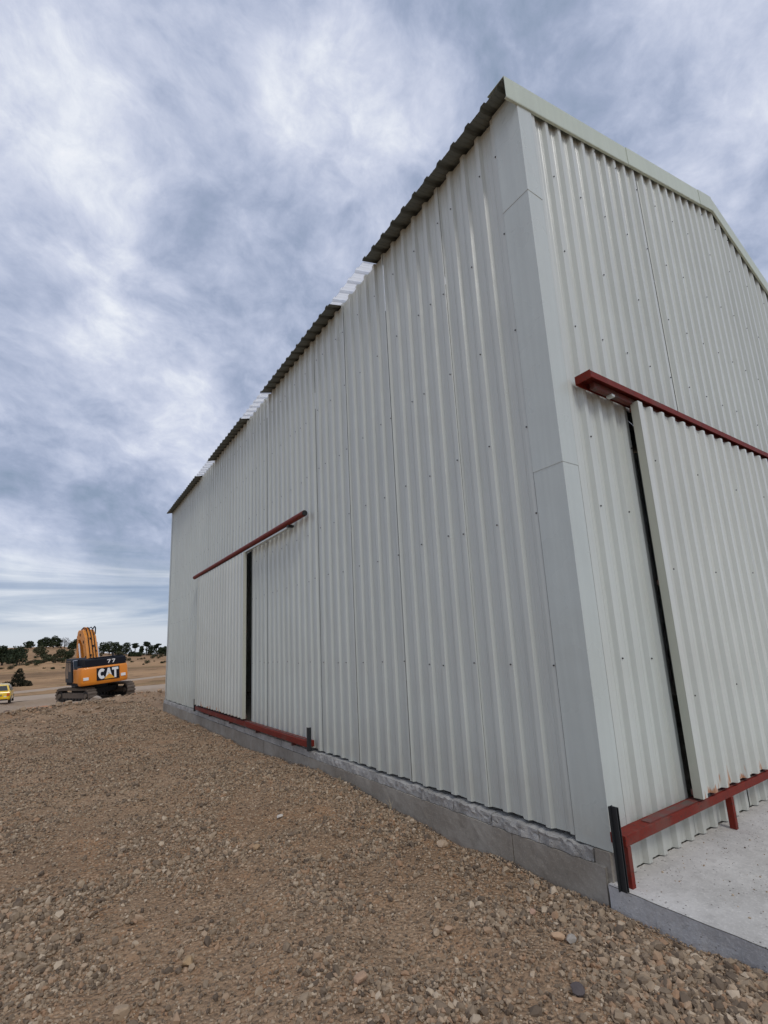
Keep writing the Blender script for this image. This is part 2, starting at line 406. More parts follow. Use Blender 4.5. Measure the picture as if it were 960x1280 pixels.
def ribbon(name, pts, width, lift, mat, label):
    """strip of road lying on the terrain"""
    P = [Vector((x, y, 0)) for x, y in pts]; Q = []
    for a, b in zip(P[:-1], P[1:]):
        k = max(2, int((b-a).length/1.0))
        Q += [a.lerp(b, i/k) for i in range(k)]
    Q.append(P[-1]); V = []; F = []; c = 9
    for i, q in enumerate(Q):
        d = (Q[min(i+1, len(Q)-1)]-Q[max(i-1, 0)]).normalized(); nrm = Vector((-d.y, d.x, 0))
        ww = width*(.9+.25*float(vnoise(q.x, q.y, 6, 2)))
        for j in range(c):
            e = abs(j/(c-1)*2-1)
            p = q+nrm*(j/(c-1)-.5)*ww; V.append((p.x, p.y, float(hgt_smooth(p.x, p.y))+lift*(1-e**4)-.02*e**4+.0))
    for i in range(len(Q)-1):
        for j in range(c-1):
            a = i*c+j; F.append((a, a+1, a+c+1, a+c))
    return tag(obj(name, V, F, mat, smooth=True), label, kind='structure')
ribbon('dirt_road', [(-60, 46), (-22, 49), (-8, 52), (0, 56), (10, 60), (26, 62), (60, 60)], 9, .14, M['road'], 'pale dirt road passing behind the excavator')
ribbon('dirt_track', [(-60, 62), (-16, 66), (-6, 70), (4, 79), (16, 92), (50, 110)], 2.6, .16, M['road'], 'narrow pale track crossing the dry field')

# ------------------------------------------------------------ gravel
def rock_templates(k=12, seed=3):
    rs = np.random.RandomState(seed); T = []
    bm = bmesh.new(); bmesh.ops.create_icosphere(bm, subdivisions=1, radius=1)
    V = np.array([v.co[:] for v in bm.verts]); F = np.array([[v.index for v in f.verts] for f in bm.faces]); bm.free()
    for _ in range(k):
        v = V*(1+rs.uniform(-.32, .32, (len(V), 1))); v = v+rs.uniform(-.2, .2, v.shape)
        v = v*np.array([1, rs.uniform(.6, .95), rs.uniform(.5, .85)])
        # chop with two flat breaks
        for _ in range(4):
            nrm = rs.normal(size=3); nrm /= np.linalg.norm(nrm); dd = v@nrm; cut = rs.uniform(.38, .65)
            v = v-np.outer(np.maximum(dd-cut, 0), nrm)
        T.append(v)
    return T, F
def scatter(name, pts, sizes, mat, label, cat=None, sink=.25, seed=1, zf=None, kind='stuff', parent=None):
    T, F = rock_templates(); rs = np.random.RandomState(seed); n = len(pts)
    T = np.array(T); tv = T[rs.randint(0, len(T), n)]
    a = rs.uniform(0, 2*np.pi, n); b = rs.normal(0, .45, n)
    ca, sa, cb, sb = np.cos(a), np.sin(a), np.cos(b), np.sin(b)
    x, y, z = tv[..., 0], tv[..., 1], tv[..., 2]
    x2 = x*cb[:, None]+z*sb[:, None]; z2 = -x*sb[:, None]+z*cb[:, None]
    x3 = x2*ca[:, None]-y*sa[:, None]; y3 = x2*sa[:, None]+y*ca[:, None]
    s = sizes[:, None]*.5
    P = np.stack([x3*s+pts[:, 0:1], y3*s+pts[:, 1:2], z2*s+(pts[:, 2:3]+sizes[:, None]*(.5*.55-sink*.5))], -1)
    nv = T.shape[1]; V = P.reshape(-1, 3).astype(np.float32)
    FF = (F[None]+(np.arange(n)*nv)[:, None, None]).reshape(-1, 3).astype(np.int32)
    m = bpy.data.meshes.new(name); m.vertices.add(len(V)); m.vertices.foreach_set('co', V.ravel())
    m.loops.add(FF.size); m.loops.foreach_set('vertex_index', FF.ravel())
    m.polygons.add(len(FF)); m.polygons.foreach_set('loop_start', np.arange(0, FF.size, 3, dtype=np.int32))
    m.polygons.foreach_set('use_smooth', np.zeros(len(FF), bool))
    m.update(calc_edges=True); m.materials.append(mat)
    return tag(link(name, m, parent), label, cat, kind=kind)
def gravel():
    rs = np.random.RandomState(5); n = 380000
    r = 2.2*np.exp(rs.uniform(0, 1, n)**1.15*math.log(20/2.2)); az = rs.uniform(R(-14), R(78), n)
    x = CAM.x+r*np.sin(az); y = CAM.y+r*np.cos(az)
    ok = (x < -.05)
    x, y, r = x[ok], y[ok], r[ok]
    patch = vnoise(x, y, 1.1, 41)*.55+vnoise(x, y, .35, 42)*.45
    keep = rs.uniform(0, 1, len(x)) < np.clip((patch-.27)*2.6, .16, 1)
    x, y, r, patch = (q[keep][:118000] for q in (x, y, r, patch))
    s = np.exp(rs.normal(math.log(.0185), .50, len(x)))*(.65+.7*patch)
    s = np.maximum(s, .0036*r)
    s = np.minimum(s, .08)
    s = np.where(x > -.10, np.minimum(s, .02), s)
    pts = np.stack([x, y, hgt(x, y)], -1)
    scatter('gravel', pts, s, M['gravel'], 'loose brown and tan gravel spread over the earth pad')
gravel()
def chips():
    rs = np.random.RandomState(15)
    n = 2600; x = rs.uniform(-.02, 4.5, n); y = -rs.uniform(.06, 3.2, n)
    keep = vnoise(x, y, .5, 51)+rs.uniform(-.3, .3, n) > .42; x, y = x[keep], y[keep]
    s = np.exp(rs.normal(math.log(.008), .35, len(x))); pts = np.stack([x, y, np.full(len(x), -.179)], -1)
    scatter('stone_chips', pts, s, M['gravel'], 'small stone chips strewn over the pale concrete apron', seed=9)
chips()

# ------------------------------------------------------------ the metal shed
LEN, WID = 14.9, 8.6; RX = 4.27
def roofz(x): return 6.172+.277*x if x <= RX else 6.172+.277*RX-.36*(x-RX)
shed = empty('metal_shed', (0, 0, -.3))
tag(shed, 'tall pale grey shed clad in ribbed metal sheets with red door rails', 'shed')
OFF = Vector((0, 0, .3))
PITCH = .203; CROWN, SLOPE, DEP = .044, .017, .032
def profile(u0, u1, phase=0, DEP=DEP):
    """(u, depth back from crown) across a ribbed sheet"""
    pts = []
    k0 = int(math.floor((u0-phase)/PITCH))-1
    for k in range(k0, k0+int((u1-u0)/PITCH)+4):
        c = phase+k*PITCH; h = CROWN/2
        pan0 = c+h+SLOPE; pan1 = c+PITCH-h-SLOPE; w_ = pan1-pan0
        pts += [(c-h, 0), (c+h, 0), (pan0, DEP)]
        for f in (.32, .68):
            q = pan0+w_*f; pts += [(q-.007, DEP), (q-.003, DEP-.0028), (q+.003, DEP-.0028), (q+.007, DEP)]
        pts.append((pan1, DEP))
    out = []
    def at(u):
        for a, b in zip(pts[:-1], pts[1:]):
            if a[0] <= u <= b[0]: return a[1]+(b[1]-a[1])*(u-a[0])/max(1e-9, b[0]-a[0])
        return 0
    out.append((u0, at(u0))); out += [p for p in pts if u0 < p[0] < u1]; out.append((u1, at(u1)))
    return out
def solid(o, t=.0012):
    md = o.modifiers.new('thickness', 'SOLIDIFY'); md.thickness = t; md.offset = -1
    return o
def wall_sheet(name, side, u0, u1, zb, zt, mat, parent, off=0, phase=0, jog=0, zseg=3):
    """side 'L': long wall facing -X; 'G': gable facing -Y. zb, zt numbers or functions of u"""
    pr = profile(u0, u1, phase, .031 if side == 'L' else .034); V = []; F = []; n = len(pr)
    fb = zb if callable(zb) else (lambda u: zb); ft = zt if callable(zt) else (lambda u: zt)
    rr = random.Random(int(u0*1000)+len(name)); tl = rr.uniform(-.0022, .0022)
    for j in range(zseg+1):
        for i, (u, d) in enumerate(pr):
            z = fb(u)+(ft(u)-fb(u))*j/zseg
            wob = (0 if j in (0,) else rr.uniform(-.0006, .0006)) + tl*(u-u0)/(u1-u0) + jog
            dd = d+wob-off
            V.append((dd, u, z) if side == 'L' else (u, dd, z))
    for j in range(zseg):
        for i in range(n-1):
            a = j*n+i; q = (a, a+1, a+n+1, a+n)
            F.append(q[::-1] if side == 'L' else q)
    o = obj(name, [Vector(v)+OFF for v in V], F, mat, parent)
    return solid(o)
# -- long wall: seams roughly every metre
LO0, LO1, LOT = 6.92, 10.55, 3.30        # door opening
seams = [.2685, 1.065, 2.10, 3.10, 4.08]
while seams[-1]+1.015 < LEN-.1: seams.append(seams[-1]+1.015)
seams.append(LEN)
for i in range(len(seams)-1):
    a, b = seams[i], seams[i+1]; gap = (.002, .006, .005, .0035)[i % 4]
    jog = .003 if i % 2 else 0
    bot = lambda u: .022+.006*math.sin(u*9)
    top = lambda u: roofz(0)-.008
    segs = []
    if b <= LO0 or a >= LO1: segs = [(a, b, bot, top)]
    else:
        if a < LO0: segs.append((a, LO0, bot, top))
        if b > LO1: segs.append((LO1, b, bot, top))
        segs.append((max(a, LO0), min(b, LO1), lambda u: LOT, top))
    for (s0, s1, z0, z1) in segs:
        wall_sheet('wall_panel', 'L', s0, s1-gap, z0, z1, M['sheet'], shed, phase=.28, jog=jog)
# -- gable wall
GO0, GO1, GOT = 1.06, 5.3, 3.36
g = .14; gs = []
while g < WID-.05: gs.append((g, min(WID, g+1.015))); g += 1.015
for i, (a, b) in enumerate(gs):
    jog = .003 if i % 2 else 0; gap = .0035
    top = lambda u: roofz(u)-.10
    def bot(u): return -.172
    segs = []
    if b <= GO0 or a >= GO1: segs = [(a, b, bot, top, 'wall_panel')]
    else:
        if a < GO0: segs.append((a, GO0, bot, top, 'wall_panel'))
        if b > GO1: segs.append((GO1, b, bot, top, 'wall_panel'))
        segs.append((max(a, GO0), min(b, GO1), lambda u: GOT, top, 'wall_panel'))
        segs.append((max(a, GO0)+.001, min(b, GO1), bot, lambda u: .09, 'skirt_panel'))
    for (s0, s1, z0, z1, nm) in segs:
        wall_sheet(nm, 'G', s0, s1-gap, z0, z1, M['sheet'], shed, phase=.222, jog=jog)
# -- the two walls out of sight, plain sheets
wall_sheet('rear_wall', 'G', 0, WID, -.17, lambda u: roofz(u)-.012, M['sheet'], shed, off=-(LEN+.0))
wall_sheet('side_wall', 'L', 0, LEN, -.1, roofz(WID)-.03, M['sheet'], shed, off=-WID)
# -- interior floor, so the openings look into a dark room
MB().box(.12, WID-.05, .12, LEN-.1, -.1+.3, .02+.3).build('floor_slab', M['beam'], shed)
# steel frame members just inside openings
def frame(*b): MB().box(*b).build('frame_post', M['post'], shed)
for y in (LO0-.10, LO1+.02): frame(.045, .125, y, y+.08, .03+.3, LOT+.099+.3)
frame(.045, .125, LO0-.1, LO1+.1, LOT+.1+.3, LOT+.18+.3)
for x in (GO0-.09, GO1+.02): frame(x, x+.07, .045, .125, -.1+.3, GOT+.099+.3)
frame(GO0-.1, GO1+.1, .045, .125, GOT+.1+.3, GOT+.18+.3)
# -- corner trim, lapped lengths
def corner_trim(z0, z1, out):
    a, b = .262, .185; t = .0015; o = -.005-out
    pts = [(o, a), (o, o), (b, o), (b, o+.006), (b-.004, o+.006), (b-.004, o+t*2), (o+t*2, o+t*2), (o+t*2, a-.004), (o+.006, a-.004), (o+.006, a)]
    return MB().prism(pts, 'z', z0+.3, z1+.3).build('corner_trim', M['trim'], shed)
corner_trim(-.002, 2.665, 0); corner_trim(2.655, 5.10, .003); corner_trim(5.09, 6.16, .006)
c = MB(); c.prism([(-.005, LEN-.15), (-.005, LEN+.005), (.15, LEN+.005), (.15, LEN+.002), (-.002, LEN+.002), (-.002, LEN-.15)], 'z', .3, 6.15+.3).build('corner_trim', M['trim'], shed)
# -- screws
def screws():
    mb = MB()
    def add(p, nrm):
        p = Vector(p)+OFF; mb.tube(p, p+Vector(nrm)*.006, .0066, 6)
    rr = random.Random(3)
    for r_i, z in enumerate((1.175, 2.346, 3.05, 3.956, 4.88, 5.72)):
        y = .312
        while y < LEN-.2:
            skip = LO0-.02 < y < LO1+.02 and z < LOT
            if not skip: add((DEP*.0-.001, round((y-.28)/PITCH)*PITCH+.28, z+rr.uniform(-.02, .02)), (-1, 0, 0))
            y += PITCH*2 if rr.random() < .8 else PITCH
    for z in (1.17, 2.35, 2.95, 3.95, 4.7, 5.5, 6.3, 6.9):
        x = .222+PITCH
        while x < WID-.2:
            if z < roofz(x)-.15 and not (GO0-.02 < x < GO1+.02 and z < GOT+.1):
                add((x, -.001, z+rr.uniform(-.025, .025)), (0, -1, 0))
            x += PITCH*2 if rr.random() < .7 else PITCH*3
    for z in (.9, 1.9, 2.8):
        for x in (1.12, 1.9, 2.75, 3.5): add((x+.02, -.129, z+rr.uniform(-.03, .03)), (0, -1, 0))
    o = mb.build('screw', M['screw'], shed); tag(o, kind='stuff')
screws()
# -- roof sheets, ribs running up the slope
def roof_sheet(name, y0, y1, xa, xb, mat, lift=0):
    pr = profile(y0, y1, .235); V = []; F = []; n = len(pr)
    for x in (xa, xb):
        for (u, d) in pr: V.append(Vector((x, u, roofz(x)+.036-d+lift))+OFF)
    for i in range(n-1): F.append((i, i+1, n+i+1, n+i))
    return solid(obj(name, V, F, mat, shed), .0015)
ys = [-.012, 1.1, 2.30, 3.18, 4.3, 5.95, 7.1, 8.3, 9.7, 10.9, 11.9, 12.9, 13.9, LEN+.08]
for i in range(len(ys)-1):
    sk = i in (2, 5, 8)
    if sk:
        roof_sheet('skylight_panel', ys[i]+.002, ys[i+1]-.002, -.155, 1.4, M['skylight'])
        roof_sheet('roof_panel', ys[i]+.002, ys[i+1]-.002, 1.402, RX, M['roof'])
    else: roof_sheet('roof_panel', ys[i]-(.02 if i % 2 and i-1 not in (2, 5, 8) else 0), ys[i+1]+(.02 if i % 2 and i+1 not in (2, 5, 8) else 0), -.165-.004*(i % 2), RX, M['roof'], .0025*(i % 2))
    roof_sheet('roof_panel', ys[i]+.002, ys[i+1]-.002, RX, WID+.15, M['roof'])
MB().prism([(RX-.25, roofz(RX-.25)+.345), (RX, roofz(RX)+.36), (RX+.25, roofz(RX+.25)+.345), (RX+.25, roofz(RX+.25)+.342), (RX, roofz(RX)+.355), (RX-.25, roofz(RX-.25)+.342)], 'y', .02, LEN+.08).build('ridge_cap', M['roof'], shed)
# -- verge cap along the gable: fascia, lip back to the wall, flange over the roof
def verge(xa, xb, out):
    V = []; F = []
    prof_ = [(.17, .041), (-.024-out, .042+out), (-.026-out, -.178), (-.023-out, -.187), (-.004, -.189), (-.004, -.186), (-.0205-out, -.183), (-.023-out, -.175), (-.021-out, .039), (.17, .038)]
    n = len(prof_)
    for x in (xa, xb):
        for (y, dz) in prof_: V.append(Vector((x, y, roofz(x)+dz))+OFF)
    F = [(i, (i+1) % n, n+(i+1) % n, n+i) for i in range(n)]+[tuple(range(n)), tuple(range(n, 2*n))[::-1]]
    b = MB(); b.add(V, F); return b.build('verge_cap', M['cap'], shed)
verge(-.17, 1.93, .0); verge(1.905, 3.86, .004); verge(3.835, RX, .008)
verge(RX, 6.3, .004); verge(6.28, WID+.15, 0)
# -- footing: cast beam below, rough course above, each length its own piece
def rough_box(name, x0, x1, y0, y1, z0, z1, mat, amp, seed, step=.035, parent=shed):
    nx = max(2, int((x1-x0)/step)); ny = max(2, int((y1-y0)/step)); nz = max(2, int((z1-z0)/step))
    bm = bmesh.new(); bmesh.ops.create_cube(bm, size=1)
    bmesh.ops.scale(bm, verts=bm.verts, vec=(x1-x0, y1-y0, z1-z0)); bmesh.ops.translate(bm, verts=bm.verts, vec=((x0+x1)/2, (y0+y1)/2, (z0+z1)/2))
    ys_ = [y0+(y1-y0)*i/ny for i in range(1, ny)]
    for v in ys_:
        bmesh.ops.bisect_plane(bm, geom=bm.verts[:]+bm.edges[:]+bm.faces[:], plane_co=(0, v, 0), plane_no=(0, 1, 0))
    for i in range(1, nz):
        bmesh.ops.bisect_plane(bm, geom=bm.verts[:]+bm.edges[:]+bm.faces[:], plane_co=(0, 0, z0+(z1-z0)*i/nz), plane_no=(0, 0, 1))
    for v in bm.verts:
        a = float(vnoise(v.co.y+v.co.x, v.co.z*1.3+seed*7.7, .028, seed)); b = float(vnoise(v.co.y, v.co.z+seed, .09, seed+1)); c_ = float(vnoise(v.co.y*1.1+3, v.co.z, .035, seed+2))
        edge = abs(v.co.z-z1) < 1e-4
        if v.co.x < x0+1e-4:
            v.co.x += (a-.5)*amp+(b-.5)*amp*1.2
            if edge: v.co.x += amp*.6*c_
        if edge: v.co.z -= (c_*.7+a*.5)*amp
    for v in bm.verts: v.co.z += .3
    m = bpy.data.meshes.new(name); bm.to_mesh(m); bm.free(); m.materials.append(mat)
    return link(name, m, parent)
y = .13; i = 0; rr = random.Random(9)
while y < LEN:
    L_ = rr.uniform(.40, .46); L_ = min(L_, LEN+.02-y)
    if L_ < .05: break
    roughness = .017 if y < 4.1 else .007
    rough_box('footing_block', -.03+rr.uniform(-.006, .006), .2, y, y+L_-(.006 if i % 2 else .003), -.092, .004+rr.uniform(-.006, .006), M['block'], roughness, 60+i, .016 if y < 2.2 else (.035 if y < 5 else .08))
    y += L_; i += 1
rough_box('corner_block', -.018, .2, .012, .122, -.30, -.004, M['beam'], .006, 5, .04)
for i, (a, b) in enumerate([(.045, .80), (.806, 3.6), (3.606, 6.1), (6.106, 8.9), (8.906, 11.9), (11.906, LEN+.02)]):
    rough_box('footing_beam', -.042-.003*(i % 2), .2, a, b, -.62, -.094, M['beam'], .0045, 80+i, .05 if i < 2 else .12)
# back-up course under the gable
MB().box(.03, WID, .04, .2, -.5+.3, -.19+.3).build('footing_beam', M['beam'], shed)

# -- doors
def door(side, u0, u1, z0, z1, front, phase, seam_at):
    root = None
    def P(u, d, z): return Vector((-d, u, z))+OFF if side == 'L' else Vector((u, -d, z))+OFF
    d = empty('sliding_door', P((u0+u1)/2, front-.04, z0)); d.parent = shed
    inv = -Vector(d.location)
    def shift(o):
        o.parent = d; o.location = inv; return o
    us = [u0+.055]+seam_at+[u1-.02]
    for a, b in zip(us[:-1], us[1:]):
        o = wall_sheet('door_panel', side, a, b-.0035, z0, z1, M['door'], d, off=front+.0, phase=phase)
        shift(o)
    # folded edge channel on the leading stile
    def bx(name, ua, ub, da, db, za, zb, mat, bev=0):
        mb = MB(); p = P(ua, da, za); q = P(ub, db, zb)
        mb.box(min(p.x, q.x), max(p.x, q.x), min(p.y, q.y), max(p.y, q.y), p.z, q.z)
        return shift(mb.build(name, mat, d, bevel=bev))
    bx('edge_flashing', u0, u0+.004, front-.062, front+.002, z0-.004, z1, M['flash'])
    bx('edge_strip', u0, u0+.075, front+.0015, front+.0035, z0-.004, z1, M['door'])
    bx('edge_flashing', u1-.004, u1, front-.082, front+.002, z0-.004, z1, M['flash'])
    bx('edge_strip', u1-.05, u1, front+.0015, front+.0035, z0-.004, z1, M['door'])
    for za in (z0+.012, (z0+z1)/2, z1-.07):
        mb = MB(); p = P(u0+.01, front-.08, za); q = P(u1-.01, front-.042, za+.04)
        mb.box(min(p.x, q.x), max(p.x, q.x), min(p.y, q.y), max(p.y, q.y), p.z, q.z)
        shift(mb.build('frame_rail', M['redworn'], d))
    for q in range(4):      # rollers riding on the lower track
        k = u0+.2+q*(u1-u0-.4)/3
        shift(MB().tube(P(k-.02, front-.06, z0-.012), P(k-.02, front-.035, z0-.012), .024, 12).build('roller', M['post'], d))
    return d
door('G', 1.0, 5.4, .148, 3.352, .128, .222, [1.93, 2.86, 3.8])
door('L', 6.905, 10.45, .185, 3.27, .14, .28, [8.05, 9.1])
# -- gable rails
def rail_top(side, u0, u1, z, front, dep=.0):
    def P(u, d, zz): return Vector((-d, u, zz))+OFF if side == 'L' else Vector((u, -d, zz))+OFF
    mb = MB()
    def bx(ua, ub, da, db, za, zb, m=0, b=mb):
        p = P(ua, da, za); q = P(ub, db, zb); b.box(min(p.x, q.x), max(p.x, q.x), min(p.y, q.y), max(p.y, q.y), p.z, q.z, m)
    bx(u0, u1, -.001, front, z, z+.006)                  # top flange
    bx(u0, u1, front-.006, front, z-.046, z-.0005)         # front lip
    bx(u0+.0, u1, .0, .006, z-.060, z-.0005)             # back leg on the wall
    o = mb.build('track_rail', M['red'], shed)
    hb = MB(); bx(u0+.12, u1-.1, .045, .085, z-.085, z-.035, b=hb)
    t_ = hb.build('hanger_track', M['redworn'], o)
    eb = MB(); bx(u0-.004, u0+.0, .0, front-.002, z-.055, z+.015, b=eb)
    eb.build('end_plate', M['red'], o)
    for uu in (u0+.34, u0+1.3):
        rb = MB(); bx(uu, uu+.045, .05, .10, z-.105, z-.086, b=rb); rb.build('hanger_bracket', M['trim'], o)
    return o
rail_top('G', .315, 6.6, 3.425, .136)
rb = MB(); rb.tube(Vector((-.085, 4.28, 3.365))+OFF, Vector((-.085, 11.05, 3.365))+OFF, .046, 16)
r_ = rb.build('track_rail', M['red'], shed, smooth=True)
MB().tube(Vector((-.085, 4.262, 3.365))+OFF, Vector((-.085, 4.279, 3.365))+OFF, .041, 16).build('end_cap', M['post'], r_)
MB().box(-.115, -.06, 4.9, 7.2, 3.265+.3, 3.29+.3).build('hanger_track', M['trim'], r_)
for yy in (4.85, 6.0, 6.8): MB().box(-.1, -.002, yy, yy+.06, 3.29+.3, 3.325+.3).build('hanger_bracket', M['post'], r_)
# lower rails
mb = MB(); mb.box(-.008, 6.4, -.104, -.001, .058+.3, .120+.3); o = mb.build('lower_rail', M['red'], shed, bevel=.004)
MB().box(.32, 6.39, -.088, -.03, .1205+.3, .126+.3).build('worn_plate', M['redworn'], o)
for x in (-.006, 1.50, 3.2, 4.9):
    MB().box(x, x+.006, -.102, -.062, -.178+.3, .0575+.3).box(x, x+.038, -.108, -.102, -.178+.3, .0575+.3).build('rail_leg', M['red'], o)
mb = MB(); mb.box(-.118, -.002, 4.27, 10.5, .058+.3, .138+.3); o2 = mb.build('lower_rail', M['red'], shed, bevel=.004)
MB().box(-.085, -.045, 4.4, 10.45, .1385+.3, .146+.3).build('running_strip', M['redworn'], o2)
for yy in (4.8, 6.3, 7.8, 9.3):
    MB().box(-.1, -.03, yy, yy+.03, .005+.3, .0575+.3).build('rail_bracket', M['redworn'], o2)
# black angle stops at the rail ends
def stop(x, y, z0, z1, side):
    mb = MB()
    if side == 'G': mb.box(x, x+.042, y, y+.005, z0+.3, z1+.3); mb.box(x+.020, x+.026, y-.036, y-.0004, z0+.3, z1+.3); mb.box(x+.042, x+.047, y-.036, y+.005, z0+.3, z1-.006+.3)
    else: mb.box(x, x+.005, y, y+.05, z0+.3, z1+.3); mb.box(x+.0052, x+.045, y, y+.006, z0+.3, z1+.3)
    mb.build('stop_post', M['post'], shed)
stop(-.098, -.075, -.178, .305, 'G')
stop(-.135, 4.18, .02, .325, 'L'); stop(-.135, 10.52, .02, .31, 'L')

# ------------------------------------------------------------ concrete apron before the gable
def apron():
    V = []; F = []; mi = []
    xs = np.concatenate([[-.052], np.linspace(0, 9.4, 60)]); ysv = np.concatenate([np.linspace(-3.6, -.09, 50), [.03]])
    for yv in ysv:
        for xv in xs:
            e = (vnoise(xv, yv, .07, 31)-.5)*.014*(xv < 0); V.append((xv+float(e)+ (vnoise(yv, 0, .4, 6)-.5)*.014*(xv < 0), yv, -.18+float(vnoise(xv, yv, .9, 32)-.5)*.006-(.004 if xv < 0 else 0)))
    nx = len(xs); ny = len(ysv)
    for j in range(ny-1):
        for i in range(nx-1): a = j*nx+i; F.append((a, a+1, a+nx+1, a+nx)); mi.append(0)
    # left side face, rough
    k0 = len(V); nz = 6; L = 160
    for q in range(nz):
        for j in range(L):
            yv = -3.6+3.63*j/(L-1)
            top_x = np.interp(yv, ysv, [V[t*nx][0] for t in range(ny)])
            d = (vnoise(yv, q*.03, .06, 33)-.5)*.012+(vnoise(yv, q*.03+4, .02, 34)-.5)*.006
            V.append((float(top_x)-(.003 if q == 0 else float(d)), yv, -.1835-(.5)*(q/(nz-1))**1.2 if q else -.184))
    for q in range(nz-1):
        for j in range(L-1): a = k0+q*L+j; F.append((a, a+1, a+L+1, a+L)); mi.append(1)
    m = mesh('concrete_apron', V, F, [M['apron'], M['apron_side']]); m.polygons.foreach_set('material_index', mi)
    b = bmesh.new(); b.from_mesh(m); bmesh.ops.recalc_face_normals(b, faces=b.faces); b.to_mesh(m); b.free()
    tag(link('concrete_apron', m), 'pale speckled concrete apron in front of the gable door', kind='structure')
apron()

# ------------------------------------------------------------ single stones one can point at
def stone(x, y, s, c, label, seed, flat=.6):
    rs = np.random.RandomState(seed); bm = bmesh.new(); bmesh.ops.create_icosphere(bm, subdivisions=2, radius=.5)
    pl = [(Vector(rs.normal(size=3)).normalized(), rs.uniform(.27, .42)) for _ in range(9)]
    for v in bm.verts:
        for n_, d_ in pl:
            e = v.co.dot(n_)-d_
            if e > 0: v.co -= n_*e
        v.co *= 1+rs.uniform(-.03, .03)
        v.co.z *= flat; v.co.y *= .8
    bmesh.ops.scale(bm, verts=bm.verts, vec=(s*1.2,)*3)
    m = bpy.data.meshes.new('stone'); bm.to_mesh(m); bm.free(); m.polygons.foreach_set('use_smooth', [False]*len(m.polygons)); m.materials.append(plain('stone_'+str(seed), c, .85, 0, .22, 40, .3))
    o = link('stone', m, None, (x, y, float(hgt(x, y))+s*flat*.28+(.012 if y < 10 else 0)), (0, 0, rs.uniform(0, 6)))
    tag(o, label, 'stone')
STONES = [
    (-0.228, 1.415, 0.090, (0.46, 0.34, 0.23), 'rounded tan stone lying near the long wall, biggest stone beside the footing', 300),
    (-2.355, 1.089, 0.085, (0.42, 0.28, 0.15), 'ochre stone on the gravel in the near foreground, left of centre', 301),
    (-0.587, 0.025, 0.070, (0.5, 0.33, 0.2), 'pale orange brick-like stone just below the apron corner', 302),
    (-0.547, -0.034, 0.060, (0.36, 0.32, 0.27), 'grey-tan stone touching the pale orange stone near the apron', 303),
    (-1.701, 0.347, 0.075, (0.42, 0.27, 0.17), 'reddish brown stone in the front gravel near the bottom edge', 304),
    (-0.900, -0.312, 0.075, (0.1, 0.08, 0.075), 'dark purplish stone half sunk in the earth at lower right', 305),
    (-2.709, 0.872, 0.090, (0.42, 0.3, 0.19), 'tan stone at the bottom edge below the ochre stone', 306),
    (-1.082, 2.876, 0.060, (0.58, 0.52, 0.44), 'whitish stone on the open gravel in mid ground', 307),
    (-0.454, 0.309, 0.050, (0.46, 0.29, 0.2), 'small reddish stone close to the footing near the apron corner', 308),
    (0.119, 3.569, 0.070, (0.55, 0.4, 0.33), 'pinkish stone leaning against the footing of the long wall', 309),
    (-1.519, 2.345, 0.070, (0.38, 0.25, 0.14), 'rust-brown stone in the middle of the gravel pad', 310),
    (-1.031, 0.452, 0.060, (0.45, 0.3, 0.19), 'flat orange-brown stone in the gravel right of centre', 311),
    (-1.122, 0.453, 0.050, (0.44, 0.33, 0.22), 'small sandy stone beside the flat orange-brown stone', 312),
    (-4.235, 18.617, 0.300, (0.2, 0.14, 0.1), 'dark rock on the lip of the earth pad at far left', 313),
    (-1.380, 22.694, 0.420, (0.4, 0.33, 0.26), 'upright pale rock on the berm before the excavator tracks', 314),
]
for a in STONES: stone(*a)
# ------------------------------------------------------------ clods and rubble along the lip of the pad
def clods():
    rs = np.random.RandomState(25); n = 2600
    x = rs.uniform(-16, 9, n); s_ = rs.normal(-.6, 1.6, n); y = .85*x+21.3+s_*1.312
    s = np.exp(rs.normal(math.log(.085), .5, n)); s = np.minimum(s, .32)
    ok = ((x < -.3) | (y > 15.6)); x, y, s = x[ok], y[ok], s[ok]
    scatter('clods', np.stack([x, y, hgt(x, y)], -1), s, M['clod'], 'broken clods and rubble along the lip of the earth pad', seed=19)
M['clod'] = stone_mat('clod_earth', [(0, (0.258, 0.180, 0.112)), (.5, (0.386, 0.273, 0.171)), (.85, (0.489, 0.349, 0.224)), (.93, (0.463, 0.233, 0.116)), (1, (0.644, 0.499, 0.341))])
clods()
def soil_heap():
    bm = bmesh.new(); bmesh.ops.create_icosphere(bm, subdivisions=4, radius=1)
    for v in bm.verts:
        n_ = float(vnoise(v.co.x+9, v.co.y+v.co.z, .5, 61))*.5+float(vnoise(v.co.x, v.co.y-v.co.z, .17, 62))*.22
        v.co *= .7+n_; v.co.x *= .85; v.co.y *= .7; v.co.z *= .20
    m = bpy.data.meshes.new('soil_heap'); bm.to_mesh(m); bm.free()
    m.materials.append(plain('orange_soil', (.47, .22, .11), .95, nz=.3, scale=4, bmp=.6))
    x, y = -3.25, 24.6
    tag(link('soil_heap', m, None, (x, y, float(hgt_smooth(x, y))-.02)), 'low heap of orange soil just beyond the lip of the pad', 'soil heap')
soil_heap()

